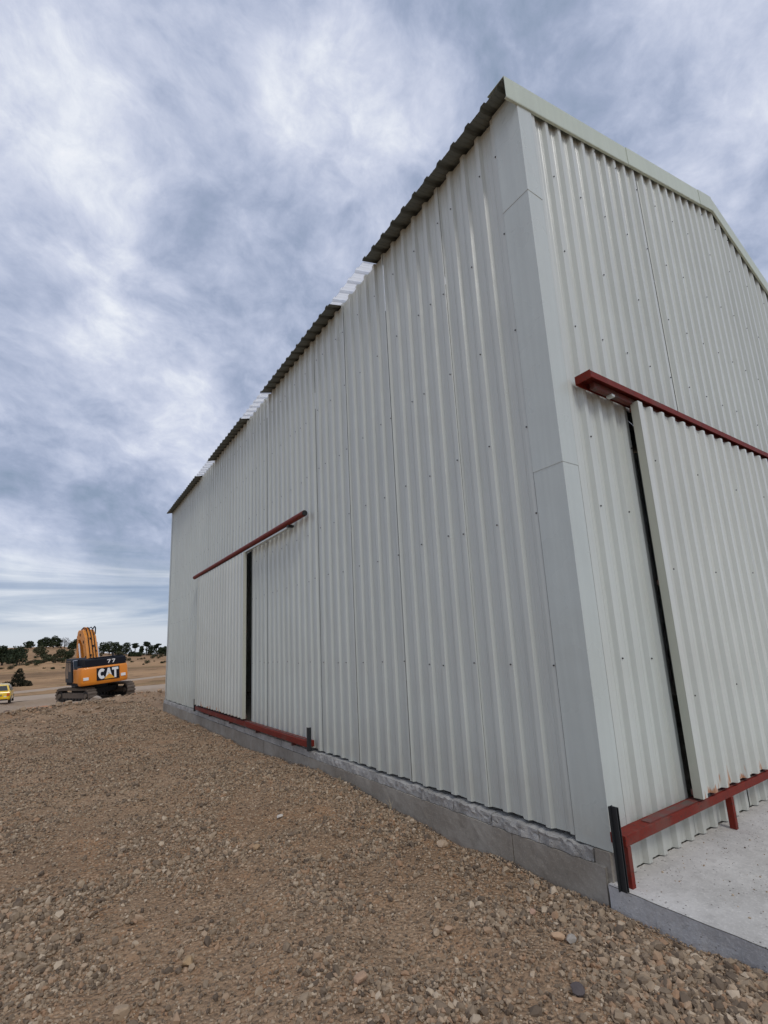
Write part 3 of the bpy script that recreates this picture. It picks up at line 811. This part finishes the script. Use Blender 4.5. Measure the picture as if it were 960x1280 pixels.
# ------------------------------------------------------------ excavator
ex = empty('excavator', (-.10, 41.5, -1.60), (0, R(-4.5), R(10)))
tag(ex, 'orange tracked excavator seen from behind with black hood marked 77', 'excavator')
O = plain('machine_orange', (.78, .25, .018), .42, nz=.10, scale=2, coat=.1)
O2 = plain('boom_orange', (.74, .27, .03), .45, nz=.14, scale=3)
K = plain('machine_black', (.010, .011, .016), .7, nz=.3, scale=6, spec=.2)
GR = plain('dusty_track_steel', (.135, .105, .08), .85, nz=.35, scale=7, bmp=.4)
DK = plain('greasy_dark_steel', (.022, .019, .017), .7, nz=.3, scale=6)
GL = plain('cab_glass', (.055, .075, .10), .08, nz=.1, spec=.8)
WH = plain('white_marking', (.80, .80, .78), .5, nz=.03)
CH = plain('chrome_rod', (.70, .70, .70), .2, .6, nz=.05)
CG = plain('cab_grey', (.030, .034, .042), .6, nz=.2, spec=.3)
YB = plain('lamp_white', (.75, .72, .66), .3, nz=.05)
def put(mb, name, mat, parent=ex, **kw): return mb.build(name, mat, parent, **kw)
# under carriage, slewed against the upper works
TR = Matrix.Rotation(R(13), 4, 'Z')
def track(cx):
    r = .50; Lh = 1.95; w_ = .62; n = 12
    pts = [(Lh+r*math.sin(math.pi*i/n), r+r*math.cos(math.pi*i/n)) for i in range(n+1)]+[(-Lh-r*math.sin(math.pi*i/n), r-r*math.cos(math.pi*i/n)) for i in range(n+1)]
    inn = [((abs(a)-.0)*(1 if a > 0 else -1)*.955, r+(b-r)*.80) for a, b in pts]
    V = []; F = []; N_ = len(pts)
    for xx in (cx-w_/2+.04, cx+w_/2-.04):
        for P_ in (pts, inn): V += [TR @ Vector((xx, a, b)) for a, b in P_]
    for i in range(N_):
        j = (i+1) % N_
        F += [(i, j, 2*N_+j, 2*N_+i), (N_+i, 3*N_+i, 3*N_+j, N_+j), (i, N_+i, N_+j, j), (2*N_+i, 2*N_+j, 3*N_+j, 3*N_+i)]
    mb = MB(); mb.add(V, F); t = put(mb, 'track', GR)
    # shoes
    sh = MB(); per = []
    for i in range(N_):
        a = Vector(pts[i]); b = Vector(pts[(i+1) % N_]); per.append(((b-a).length, a, b))
    tot = sum(p[0] for p in per); k = 46; acc_ = 0; idx = 0; base_ = 0
    for q in range(k):
        d = tot*q/k
        while d > base_+per[idx][0]: base_ += per[idx][0]; idx += 1
        a, b = per[idx][1:]; tdir = (b-a).normalized(); p = a+tdir*(d-base_); nn = Vector((tdir.y, -tdir.x))
        if (p-Vector((0, r))).dot(nn) < 0: nn = -nn
        for (o0, o1, e0, e1) in ((-.075, .075, .0, .035), (-.02, .02, .035, .075)):
            V = [TR @ Vector((xx, (p+tdir*s0+nn*e).x, (p+tdir*s0+nn*e).y)) for xx in (cx-w_/2, cx+w_/2) for s0 in (o0, o1) for e in (e0, e1)]
            sh.add(V, [(0, 1, 3, 2), (4, 6, 7, 5), (0, 4, 5, 1), (2, 3, 7, 6), (0, 2, 6, 4), (1, 5, 7, 3)])
    so_ = sh.build('track_shoe', GR, t); tag(so_, kind='stuff')
    for yy, rad, nm in ((Lh, .40, 'idler'), (-Lh, .40, 'sprocket')):
        MB().tube(TR @ Vector((cx-.2, yy, r)), TR @ Vector((cx+.2, yy, r)), rad, 20).build(nm, DK, t)
        MB().tube(TR @ Vector((cx-.3, yy, r)), TR @ Vector((cx+.3, yy, r)), .17, 14).build('hub', GR, t)
    for q in range(7):
        yy = -1.45+q*.48
        MB().tube(TR @ Vector((cx-.24, yy, .22)), TR @ Vector((cx+.24, yy, .22)), .13, 12).build('roller', DK, t)
    MB().box(cx-.2, cx+.2, -1.6, 1.6, .34, .72, T=TR).build('track_frame', GR, t)
track(-1.42); track(1.42)
put(MB().box(-1.3, 1.3, -.9, .9, .5, .9, T=TR), 'centre_frame', DK, bevel=.05)
put(MB().tube((0, 0, .85), (0, 0, 1.28), .85, 28), 'turntable', DK)
put(MB().box(-1.5, 1.55, -2.2, 2.0, 1.22, 1.42), 'deck', K, bevel=.03)
# counterweight: rounded rear, undercut foot
cwp = [(-1.60, -1.9), (-1.60, -2.45), (-1.50, -2.66), (-1.2, -2.78), (0, -2.84), (1.2, -2.78), (1.50, -2.66), (1.60, -2.45), (1.60, -1.9)]
mb = MB(); n_ = len(cwp); V = []
for z, sc_, sh_ in ((1.25, .955, .10), (1.36, .99, .02), (1.5, 1, 0), (2.36, 1, 0), (2.47, .985, .03), (2.50, .96, .06)):
    V += [(x*sc_, y_+sh_*(1 if y_ < -2 else 0), z) for x, y_ in cwp]
F = []
for l_ in range(5):
    for i in range(n_): a, b = l_*n_+i, l_*n_+(i+1) % n_; F.append((a, b, b+n_, a+n_))
F += [tuple(range(n_)), tuple(range(5*n_, 6*n_))]
mb.add(V, F); cw = put(mb, 'counterweight', O, smooth=True)
# logo plate and letters, slightly proud of the steel
PY = -2.845
lp_ = MB().box(-.58, .92, PY-.012, PY+.06, 1.50, 2.38).build('logo_plate', K, cw)
def letter(polys, ox, oz, sx, sz, name, mat, parent, y0, th=.012):
    mb = MB()
    for i, p in enumerate(polys): mb.prism([(ox+a*sx, oz+b*sz) for a, b in p], 'y', y0-th-.0008*i, y0)
    return mb.build(name, mat, parent)
def c_quads():
    out = []
    A0, A1 = 48, 312; n = 10
    for i in range(n):
        a, b = R(A0+(A1-A0)*i/n), R(A0+(A1-A0)*(i+1)/n)
        def p(t, r_): 
            x = .5+.5*r_*math.cos(t); z = .5+.5*r_*math.sin(t)*1.0
            return (x*1.0, z)
        out.append([p(a, 1), p(b, 1), p(b, .42), p(a, .42)])
    return out
letter(c_quads(), -.50, 1.58, .52, .74, 'logo_letter', WH, cw, PY-.013)
letter([[(0, 0), (.30, 0), (.62, 1), (.38, 1)], [(1, 0), (.70, 0), (.38, .999), (.62, .999)], [(.25, .30), (.75, .30), (.68, .46), (.32, .46)]], -.05, 1.58, .50, .73, 'logo_letter', WH, cw, PY-.013)
letter([[(0, 1), (1, 1), (1, .76), (0, .76)], [(.34, .765), (.66, .765), (.66, 0), (.34, 0)]], .42, 1.58, .42, .74, 'logo_letter', WH, cw, PY-.013)
letter([[(0, 0), (1, 0), (.72, .62), (.5, 1), (.28, .62)]], -.13, 1.56, .72, .36, 'logo_triangle', plain('logo_yellow', (.80, .36, .03), .5, nz=.05), cw, PY-.030)
for x in (-1.25, 1.18): MB().box(x-.16, x+.16, -2.83 if abs(x) < 1.2 else -2.80, -2.70, 1.62, 1.82).build('warning_sticker', WH, cw)
# engine hood, black band with the number
hd = put(MB().prism([(-2.45, 2.44), (-2.45, 2.98), (-2.36, 3.06), (-.2, 3.10), (-.2, 2.44)], 'x', -1.22, 1.50), 'engine_hood', K, bevel=.03)
def seven(ox): return letter([[(0, 1), (1, 1), (1, .78), (0, .78)], [(.70, .785), (1, .785), (.50, 0), (.20, 0)]], ox, 2.66, .22, .26, 'number_digit', WH, hd, -2.452)
seven(.22); seven(.53)
MB().box(-.5, 1.4, -2.2, -.3, 3.095, 3.13).build('hood_lid', K, hd)
MB().tube((.95, -1.2, 3.1), (.95, -1.2, 3.42), .07, 12).build('exhaust_pipe', DK, hd)
put(MB().box(.62, 1.60, -1.9, 1.3, 1.43, 2.40), 'side_panel', O, bevel=.04)
put(MB().box(-1.58, -.62, -1.9, -.3, 1.43, 2.40), 'side_panel', O, bevel=.04)
put(MB().box(-1.50, -1.22, -1.75, -.5, 2.405, 2.60), 'step_box', CG, bevel=.02)
# cab, left of the boom
cabp = [(-.25, 1.45), (1.75, 1.45), (1.80, 2.2), (1.45, 3.12), (1.3, 3.20), (-.15, 3.20), (-.25, 3.10)]
cab = put(MB().prism(cabp, 'x', -1.62, -.64), 'cab', CG, bevel=.03)
def pane(name, pts): mb = MB(); mb.add(pts, [(0, 1, 2, 3)]); o = mb.build(name, GL, cab); md = o.modifiers.new('thickness', 'SOLIDIFY'); md.thickness = .008; md.offset = 0; return o
pane('window', [(-1.63, -.12, 2.25), (-1.63, .62, 2.25), (-1.63, .62, 3.05), (-1.63, -.12, 3.05)])
pane('window', [(-1.63, .72, 1.75), (-1.63, 1.65, 1.75), (-1.63, 1.40, 3.03), (-1.63, .72, 3.03)])
pane('window', [(-1.5, -.262, 2.45), (-.76, -.262, 2.45), (-.76, -.262, 3.05), (-1.5, -.262, 3.05)])
mb = MB()
for a, b in (((-1.5, 2.45), (-.76, 2.45)), ((-1.5, 3.05), (-.76, 3.05)), ((-1.5, 2.45), (-1.5, 3.05)), ((-.76, 2.45), (-.76, 3.05))): mb.tube((a[0], -.27, a[1]), (b[0], -.27, b[1]), .025, 6)
mb.build('window_frame', plain('pale_rubber', (.45, .47, .52), .5), cab)
MB().box(-1.70, -1.63, -.9, -.84, 1.5, 2.95).box(-1.70, -1.64, -.9, 1.2, 2.93, 2.99).build('handrail', K, cab)
# boom: two plates meeting at a knuckle
bp = [(.3, 1.75), (1.0, 1.6), (1.5, 3.0), (2.0, 4.1), (2.8, 4.65), (3.75, 4.55), (3.9, 4.9), (3.0, 5.35), (2.0, 5.36), (1.25, 4.75), (.75, 3.4)]
boom = put(MB().prism(bp, 'x', -.36, .44), 'boom', O2, bevel=.03)
for x in (-.366, .446):
    for (yy, zz) in ((1.15, 3.2), (1.7, 4.4), (2.7, 5.0)): MB().tube((x-.02, yy, zz), (x+.02, yy, zz), .12, 12).build('pin_boss', DK, boom)
for i, (xx, zz) in enumerate(((-.1, 3.3), (.15, 4.0), (.0, 4.6), (.28, 3.6))):
    MB().box(xx-.05, xx+.05, (zz-2.1)*.4+.1, (zz-2.1)*.4+.5, zz, zz+.1).build('hose_clamp', DK, boom)
for x in (-.16, .06, .26):
    mb = MB(); pth = [(x, .5, 2.6), (x, .70, 3.45), (x, 1.2, 4.85), (x, 1.7, 5.45), (x*1.3, 2.3, 5.56), (x, 3.2, 5.42)]
    for a, b in zip(pth[:-1], pth[1:]): mb.tube(a, b, .035, 8)
    mb.build('hose', K, boom)
mb = MB(); pth = [(.40, 1.4, 4.95), (.46, 1.5, 5.45), (.50, 1.9, 5.58), (.5, 2.4, 5.44)]
for a, b in zip(pth[:-1], pth[1:]): mb.tube(a, b, .045, 8)
mb.build('hose', K, boom)
for x in (-.62, .66):
    c_ = MB().tube((x, 1.3, 1.7), (x, 1.6, 3.0), .13, 14).build('boom_cylinder', K, ex, smooth=True)
    MB().tube((x, 1.6, 3.0), (x, 1.95, 4.3), .065, 12).build('rod', CH, c_, smooth=True)
# stick reaching down ahead, with its cylinder on top of the boom
st_ = [(3.35, 5.0), (3.7, 5.42), (4.1, 5.25), (4.5, 4.2), (5.0, 2.1), (4.75, 2.0), (4.1, 3.7), (3.7, 4.6)]
put(MB().prism(st_, 'x', -.24, .24), 'stick', O2, bevel=.02)
sc_ = put(MB().tube((0.02, 2.1, 5.42), (0.02, 3.0, 5.52), .12, 12), 'stick_cylinder', O2)
MB().tube((0.02, 3.0, 5.52), (.02, 3.68, 5.46), .06, 10).build('rod', CH, sc_)
bk = [(y_-1.1, z_) for y_, z_ in [(5.9, 2.3), (6.2, 2.0), (5.9, 1.1), (5.2, .55), (4.5, .6), (4.35, 1.0), (4.9, 1.0), (5.35, 1.3), (5.6, 1.9)]]
bo = put(MB().prism(bk, 'x', -.65, .65), 'bucket', DK, bevel=.02)
for q in range(5):
    x = -.56+q*.28; MB().prism([(3.35, .62), (3.1, .95), (3.26, 1.0), (3.5, .85)], 'x', x-.04, x+.04).build('tooth', DK, bo)

# ------------------------------------------------------------ yellow car
cy = empty('parked_car', (-6.22, 43.2, -1.52), (0, 0, R(-1))); cy.scale = (.93, .93, .93)
tag(cy, 'yellow hatchback parked on the dirt road at the left edge', 'car')
Y_ = plain('car_yellow', (.86, .56, .01), .25, nz=.04, coat=.5)
stt = [  # y, half width low, half width belt, z low, z belt
    (0, .70, .74, .38, .78), (.06, .78, .81, .30, .88), (.35, .82, .83, .24, .93), (1.2, .84, .84, .22, .95), (2.4, .84, .83, .22, .93), (3.0, .83, .80, .24, .90), (3.6, .78, .72, .28, .78), (3.78, .66, .6, .38, .66)]
V = []; F = []
for (y_, a, b, z0, z1) in stt:
    V += [(-a*.92, y_, z0), (-a, y_, z0+.10), (-b*1.0, y_, (z0+z1)/2+.06), (-b*.97, y_, z1), (0, y_, z1+.03), (b*.97, y_, z1), (b, y_, (z0+z1)/2+.06), (a, y_, z0+.10), (a*.92, y_, z0)]
for i in range(len(stt)-1):
    for j in range(9): a, b = i*9+j, i*9+(j+1) % 9; F.append((a, b, b+9, a+9))
F += [tuple(range(9)), tuple(range((len(stt)-1)*9, len(stt)*9))]
mb = MB(); mb.add(V, F); body = mb.build('body', Y_, cy, smooth=True)
gh = [(.12, .74, .92, .0), (.42, .60, 1.40, 0), (.75, .57, 1.47, 0), (1.5, .58, 1.50, 0), (2.15, .57, 1.44, 0), (2.95, .72, .90, 0)]
V = []; F = []
for (y_, hw, zt, _) in gh: V += [(-.80, y_, .90), (-hw, y_, zt-.03), (-hw*.86, y_, zt), (0, y_, zt+.025), (hw*.86, y_, zt), (hw, y_, zt-.03), (.80, y_, .90)]
for i in range(len(gh)-1):
    for j in range(6): a = i*7+j; F.append((a, a+1, a+8, a+7))
F += [tuple(range(7)), tuple(range(35, 42))]
mb = MB(); mb.add(V, F); mb.build('roof', Y_, cy, smooth=True)
def cpane(name, pts, mat=GL):
    mb = MB(); mb.add(pts, [(0, 1, 2, 3)]); o = mb.build(name, mat, cy); md = o.modifiers.new('thickness', 'SOLIDIFY'); md.thickness = .02; md.offset = 0; return o
CGm = plain('car_glass', (.03, .035, .03), .1, nz=.1, spec=.6)
cpane('rear_window', [(-.62, .155, .99), (.62, .155, .99), (.50, .39, 1.36), (-.50, .39, 1.36)], CGm)
cpane('windscreen', [(-.62, 2.82, 1.0), (.62, 2.82, 1.0), (.50, 2.24, 1.38), (-.50, 2.24, 1.38)], CGm)
for s in (-1, 1):
    cpane('side_window', [(s*.795, .45, .97), (s*.795, 1.45, .97), (s*.615, 1.4, 1.39), (s*.63, .6, 1.36)], CGm)
    cpane('side_window', [(s*.795, 1.52, .97), (s*.79, 2.6, .97), (s*.62, 2.1, 1.37), (s*.615, 1.48, 1.39)], CGm)
    MB().box(s*.66-.09, s*.66+.09, -.02, .12, .58, .80).build('tail_light', plain('lamp_orange', (.60, .12, .02), .3), cy, bevel=.02)
    MB().box(s*.48-.09, s*.48+.09, -.018, .06, .52, .60).build('reversing_light', YB, cy, bevel=.01)
    for yy in (.62, 3.0):
        wl = MB().tube((s*.66, yy, .30), (s*.84, yy, .30), .30, 22).build('wheel', DK, cy)
        MB().tube((s*.835, yy, .30), (s*.85, yy, .30), .18, 16).build('rim', CH, wl)
MB().box(-.72, .72, -.06, .1, .36, .52).build('bumper', Y_, cy, bevel=.03)
MB().box(-.62, .62, -.045, .1, .26, .355).build('rear_apron', DK, cy)
MB().box(-.26, .26, -.03, .06, .60, .72).build('number_plate', plain('plate_dark', (.25, .22, .12), .5), cy)

# ------------------------------------------------------------ trees
def leaf_mat(name, a, b, c):
    m, k = new_mat(name)
    n = k.noise(k.tc.outputs['Object'], .9, 4, .6)
    col = k.ramp(k.geo.outputs['Random Per Island'], [(0, a), (.55, b), (1, c)])
    col = k.mix(k.math('MULTIPLY', n, .5), col, a)
    k.l(col, k.b.inputs['Base Color']); k.b.inputs['Roughness'].default_value = .8; k.b.inputs['Specular IOR Level'].default_value = .2
    return m
LM = {'pine': leaf_mat('pine_foliage', (.022, .032, .016), (.038, .052, .026), (.070, .085, .042)),
      'oak': leaf_mat('dark_oak_foliage', (.026, .036, .017), (.045, .058, .026), (.085, .095, .045)),
      'olive': leaf_mat('olive_foliage', (.050, .052, .026), (.085, .084, .042), (.13, .125, .07)),
      'umbrella': leaf_mat('umbrella_pine_foliage', (.018, .028, .015), (.035, .048, .024), (.065, .078, .038)),
      'bare': leaf_mat('bare_twigs', (.055, .045, .038), (.085, .070, .060), (.13, .11, .095)),
      'juniper': leaf_mat('juniper_foliage', (.014, .017, .010), (.030, .032, .018), (.062, .056, .030)),
      'scrub': leaf_mat('scrub_foliage', (.040, .038, .020), (.070, .062, .034), (.12, .10, .055))}
BK = plain('tree_bark', (.075, .058, .045), .9, nz=.3, scale=6)
def leaves(rs, blobs, n, size):
    """leaf-sized faces spread through a set of ellipsoids ((x,y,z),(rx,ry,rz))"""
    V = []; F = []
    vol = np.array([b[1][0]*b[1][1]*b[1][2] for b in blobs])**.7; vol /= vol.sum()
    for i in rs.choice(len(blobs), n, p=vol):
        c, r = blobs[i]; d = rs.normal(size=3); d /= np.linalg.norm(d); q = rs.uniform(.45, 1.08)**.6
        p = np.array(c)+d*np.array(r)*q
        a = rs.normal(size=3); a /= np.linalg.norm(a); b = np.cross(a, rs.normal(size=3)); b /= np.linalg.norm(b); s = size*rs.uniform(.6, 1.5)
        k = len(V); V += [tuple(p+a*s*.6), tuple(p+b*s*.5), tuple(p-a*s*.6), tuple(p-b*s*.5)]; F.append((k, k+1, k+2, k+3))
    return V, F
LAB = {'pine': ('dark bushy pine standing on the crest of the far hill', 'dark pines along the hill crest'),
       'oak': ('round dark green oak on the far hill crest', 'round oaks along the hill crest'),
       'olive': ('olive-green spreading tree on the slope below the hill crest', 'olive-green trees on the slope'),
       'umbrella': ('flat-topped umbrella pine on the crest near the shed corner', 'umbrella pines by the shed corner'),
       'bare': ('greyish brown tree with bare twigs on the hill crest', None)}
def tree(x, y, H, Wd, kind, seed, label=None, group=None):
    rs = np.random.RandomState(seed); z = float(hgt_smooth(x, y))-.1
    t = empty('umbrella_pine' if kind == 'umbrella' else {'pine': 'pine_tree', 'oak': 'oak_tree', 'olive': 'olive_tree', 'bare': 'bare_tree'}[kind], (x, y, z), (0, 0, rs.uniform(0, 6)))
    lb, gp = LAB[kind]; tag(t, label or lb, 'tree', group if label else gp)
    r = Wd/2*1.25; blobs = []
    if kind == 'umbrella': lo, hi, k = .66, .98, 7
    elif kind == 'pine': lo, hi, k = .22, .92, 11
    elif kind == 'olive': lo, hi, k = .25, .88, 9
    else: lo, hi, k = .25, .90, 10
    for i in range(k):
        f = (i+.5)/k; zz = H*(lo+(hi-lo)*f)
        rad = r*(math.sin(math.pi*(.25+.70*f)) if kind != 'umbrella' else 1-.5*f)
        a = rs.uniform(0, 2*math.pi); q = rad*rs.uniform(.15, .62)
        br = r*rs.uniform(.30, .50)
        blobs.append(((q*math.cos(a), q*math.sin(a), zz), (br*1.15, br*1.15, br*(.42 if kind == 'umbrella' else .72))))
    n = 520 if kind == 'bare' else 1300
    V, F = leaves(rs, blobs, n, .34 if kind != 'bare' else .22)
    obj('crown', V, F, LM[kind], t)
    mb = MB(); ln = Vector((rs.uniform(-.3, .3), rs.uniform(-.3, .3), H*lo*1.15+.3))
    mb.tube((0, 0, -.2), ln, .07*H**.8, 8, .05*H**.7)
    for b in blobs[::2]: mb.tube(ln*.85, Vector(b[0]), .03*H**.7, 5, .015*H**.7)
    mb.build('trunk', BK, t)
TREES = [
    (-14.6, 167.6, 5.6, 3.7, 'pine'),
    (-11.0, 162.8, 5.3, 5.8, 'pine'),
    (-13.3, 175.7, 4.4, 4.2, 'pine'),
    (-12.0, 259.8, 2.9, 4.2, 'pine'),
    (-7.6, 259.9, 4.0, 3.5, 'oak'),
    (-5.6, 260.0, 4.7, 4.2, 'pine'),
    (-2.9, 260.0, 5.4, 5.0, 'oak'),
    (-1.1, 264.0, 4.3, 3.9, 'pine'),
    (1.3, 259.9, 4.8, 5.0, 'bare'),
    (4.4, 259.9, 3.3, 4.6, 'pine'),
    (6.3, 259.8, 5.2, 4.6, 'pine'),
    (-6.6, 212.9, 3.6, 4.7, 'olive'),
    (-4.1, 198.0, 1.9, 4.7, 'olive'),
    (-0.6, 203.0, 3.3, 4.2, 'olive'),
    (1.3, 202.9, 2.5, 3.0, 'oak'),
    (2.4, 207.9, 3.0, 3.1, 'olive'),
    (16.9, 259.2, 5.5, 4.6, 'pine'),
    (19.2, 259.0, 6.0, 5.4, 'oak'),
    (22.2, 262.8, 5.9, 4.3, 'pine'),
    (24.1, 258.6, 4.9, 3.5, 'oak'),
    (26.5, 258.3, 6.1, 5.4, 'pine'),
    (30.2, 259.9, 5.7, 3.9, 'umbrella'),
    (33.0, 257.5, 4.7, 3.5, 'oak'),
    (35.1, 257.2, 6.6, 3.5, 'umbrella'),
    (37.2, 256.9, 4.7, 4.6, 'pine'),
    (40.3, 260.4, 5.5, 3.9, 'umbrella'),
    (41.4, 256.2, 3.9, 3.5, 'oak'),
    (43.2, 255.8, 4.3, 3.8, 'pine'),
    (21.0, 231.7, 2.3, 3.4, 'olive'),
    (26.2, 236.2, 1.9, 3.5, 'oak'),
    (28.4, 235.9, 1.6, 4.2, 'oak'),
]
SHRUBS = [
    (-2.8, 146.0, 1.09),
    (-8.2, 163.9, 1.46),
    (-0.5, 146.0, 0.65),
    (18.4, 148.4, 0.67),
    (24.3, 153.6, 1.16),
    (26.2, 159.3, 0.96),
    (32.4, 209.0, 1.26),
    (37.4, 246.7, 1.48),
    (37.2, 254.8, 1.53),
    (35.8, 255.0, 1.91),
    (33.7, 255.3, 1.91),
    (41.1, 254.2, 1.91),
    (41.4, 244.0, 1.47),
    (25.0, 171.7, 0.52),
    (29.3, 247.9, 1.48),
    (-7.8, 199.9, 0.89),
    (-4.4, 172.0, 2.04),
    (-2.1, 162.0, 1.92),
    (-0.6, 162.0, 1.92),
    (-5.3, 164.0, 1.46),
    (1.0, 163.9, 1.46),
    (0.3, 143.9, 0.64),
    (-8.6, 159.4, 1.08),
    (-11.7, 155.2, 1.08),
    (35.0, 234.6, 1.52),
    (-11.0, 207.9, 0.93),
    (-11.2, 159.7, 0.86),
    (36.3, 237.6, 1.57),
    (18.0, 168.3, 0.97),
    (13.5, 229.3, 1.63),
    (20.4, 155.9, 1.33),
    (14.4, 203.9, 0.81),
    (1.5, 157.9, 1.72),
    (27.1, 207.1, 0.96),
    (30.4, 209.4, 1.66),
    (25.4, 202.9, 1.10),
    (-12.8, 181.9, 1.58),
    (-15.7, 152.6, 1.35),
    (-7.9, 207.8, 1.17),
    (-4.8, 259.7, 0.83),
    (-1.0, 170.7, 1.36),
    (-7.6, 187.8, 1.50),
    (-5.7, 210.5, 1.69),
    (-13.7, 154.5, 0.87),
    (21.5, 215.5, 0.88),
    (-4.7, 167.8, 1.15),
    (-21.7, 225.3, 1.68),
    (36.5, 226.9, 1.75),
    (-19.0, 179.6, 1.76),
    (19.5, 192.6, 1.73),
    (-6.4, 169.4, 1.13),
    (-14.5, 190.4, 1.75),
    (-4.6, 149.0, 0.65),
    (-15.2, 235.4, 1.04),
    (-6.4, 158.8, 1.78),
    (-0.5, 171.2, 0.67),
    (-16.3, 166.3, 1.41),
    (-11.7, 152.3, 1.19),
    (-11.2, 259.6, 0.75),
    (-0.2, 258.6, 1.17),
    (-9.5, 193.9, 0.64),
    (-0.6, 175.8, 1.67),
    (24.1, 202.0, 0.64),
    (-8.3, 175.0, 0.85),
    (-11.8, 245.2, 0.77),
]
ORD = ['first', 'second', 'third', 'fourth', 'fifth', 'sixth', 'seventh', 'eighth', 'ninth', 'tenth', 'eleventh', 'twelfth', 'thirteenth', 'fourteenth', 'fifteenth', 'sixteenth']
LOOK = {'pine': 'dark bushy pine', 'oak': 'round dark green oak', 'olive': 'olive-green spreading tree', 'umbrella': 'flat-topped umbrella pine', 'bare': 'greyish bare-twigged tree'}
AZ = lambda a: math.atan2(a[0]-CAM.x, a[1]-CAM.y)
zones = {}
for i, a in enumerate(TREES):
    side = 'left' if AZ(a) < R(3.5) else 'right'
    slope = a[4] == 'olive' or math.hypot(a[0], a[1]) < 252
    zones.setdefault((side, slope), []).append((AZ(a), i))
for (side, slope), L_ in zones.items():
    for n_, (_, i) in enumerate(sorted(L_)):
        a = TREES[i]; where = 'on the slope' if slope else 'on the hill crest'
        ref = 'left of excavator' if side == 'left' else 'right of excavator'
        tall = 'tall ' if a[2] > 5.4 else ('low ' if a[2] < 3.1 else '')
        tree(*a, 900+i, '%s%s, %s from left %s %s' % (tall, LOOK[a[4]], ORD[n_], where, ref), 'hillside trees')
def juniper():
    rs = np.random.RandomState(77); x, y = -6.91, 88.9; x -= .35; t = empty('juniper_bush', (x, y, float(hgt_smooth(x, y))-.1))
    tag(t, 'dark conical juniper bush standing alone in the dry field', 'bush')
    bl = [((.1, 0, .6), (1.05, .9, .65)), ((.15, .1, 1.3), (.85, .8, .7)), ((.2, 0, 1.9), (.62, .6, .6)), ((.25, 0, 2.4), (.36, .35, .36)), ((-1.1, 0, .42), (.75, .7, .48)), ((-1.6, .1, .3), (.4, .4, .3)), ((1.15, 0, .45), (.72, .7, .5)), ((1.65, 0, .28), (.4, .4, .3)), ((.5, -.4, .8), (.6, .5, .5))]
    V, F = leaves(rs, bl, 3200, .13); obj('foliage', V, F, LM['juniper'], t)
    MB().tube((.1, 0, -.2), (.2, 0, 1.9), .09, 8, .03).build('stem', BK, t)
juniper()
smesh = []
for q in range(4):
    rs = np.random.RandomState(60+q)
    bl = [((rs.uniform(-.35, .35), rs.uniform(-.35, .35), rs.uniform(.15, .5)), (rs.uniform(.25, .42),)*2+(rs.uniform(.2, .38),)) for _ in range(5)]
    V, F = leaves(rs, bl, 420, .10); smesh.append(mesh('shrub', V, F, LM['scrub' if q % 2 else 'oak']))
for i, (x, y, s) in enumerate(SHRUBS):
    o = link('shrub', smesh[i % 4], None, (x, y, float(hgt_smooth(x, y))-.05), (0, 0, i*1.3)); o.scale = (s, s, s*.9)
    az_ = math.atan2(x-CAM.x, y-CAM.y)
    far_ = 'high on the dry hillside' if math.hypot(x, y) > 215 else 'low down on the dry hillside'
    tag(o, 'small dark shrub %s, %s of the excavator' % (far_, 'left' if az_ < R(3.5) else 'right'), 'shrub', 'shrubs %s, %s of the excavator' % (far_, 'left' if az_ < R(3.5) else 'right'))
# ------------------------------------------------------------ dry weeds by the footing
def weed(x, y, h, label, seed):
    rs = np.random.RandomState(seed); mb = MB()
    for q in range(7):
        a = rs.uniform(0, 6.28); l_ = h*rs.uniform(.6, 1); p0 = Vector((0, 0, -.01)); p1 = Vector((math.cos(a)*.15*l_, math.sin(a)*.15*l_, l_*.6)); p2 = p1+Vector((math.cos(a)*.25*l_, math.sin(a)*.25*l_, l_*.35))
        mb.tube(p0, p1, .0022, 5, .0016); mb.tube(p1, p2, .0016, 5, .0008)
    o = mb.build('dry_weed', WEED, None, loc=(x, y, float(hgt(x, y)))); tag(o, label, 'weed')
WEED = plain('dry_straw', (.42, .34, .22), .8)
weed(-.10, 2.35, .13, 'wispy dry weed growing against the footing of the long wall', 1)
weed(-.12, 3.35, .09, 'short dry weed beside the pinkish stone at the footing', 2)
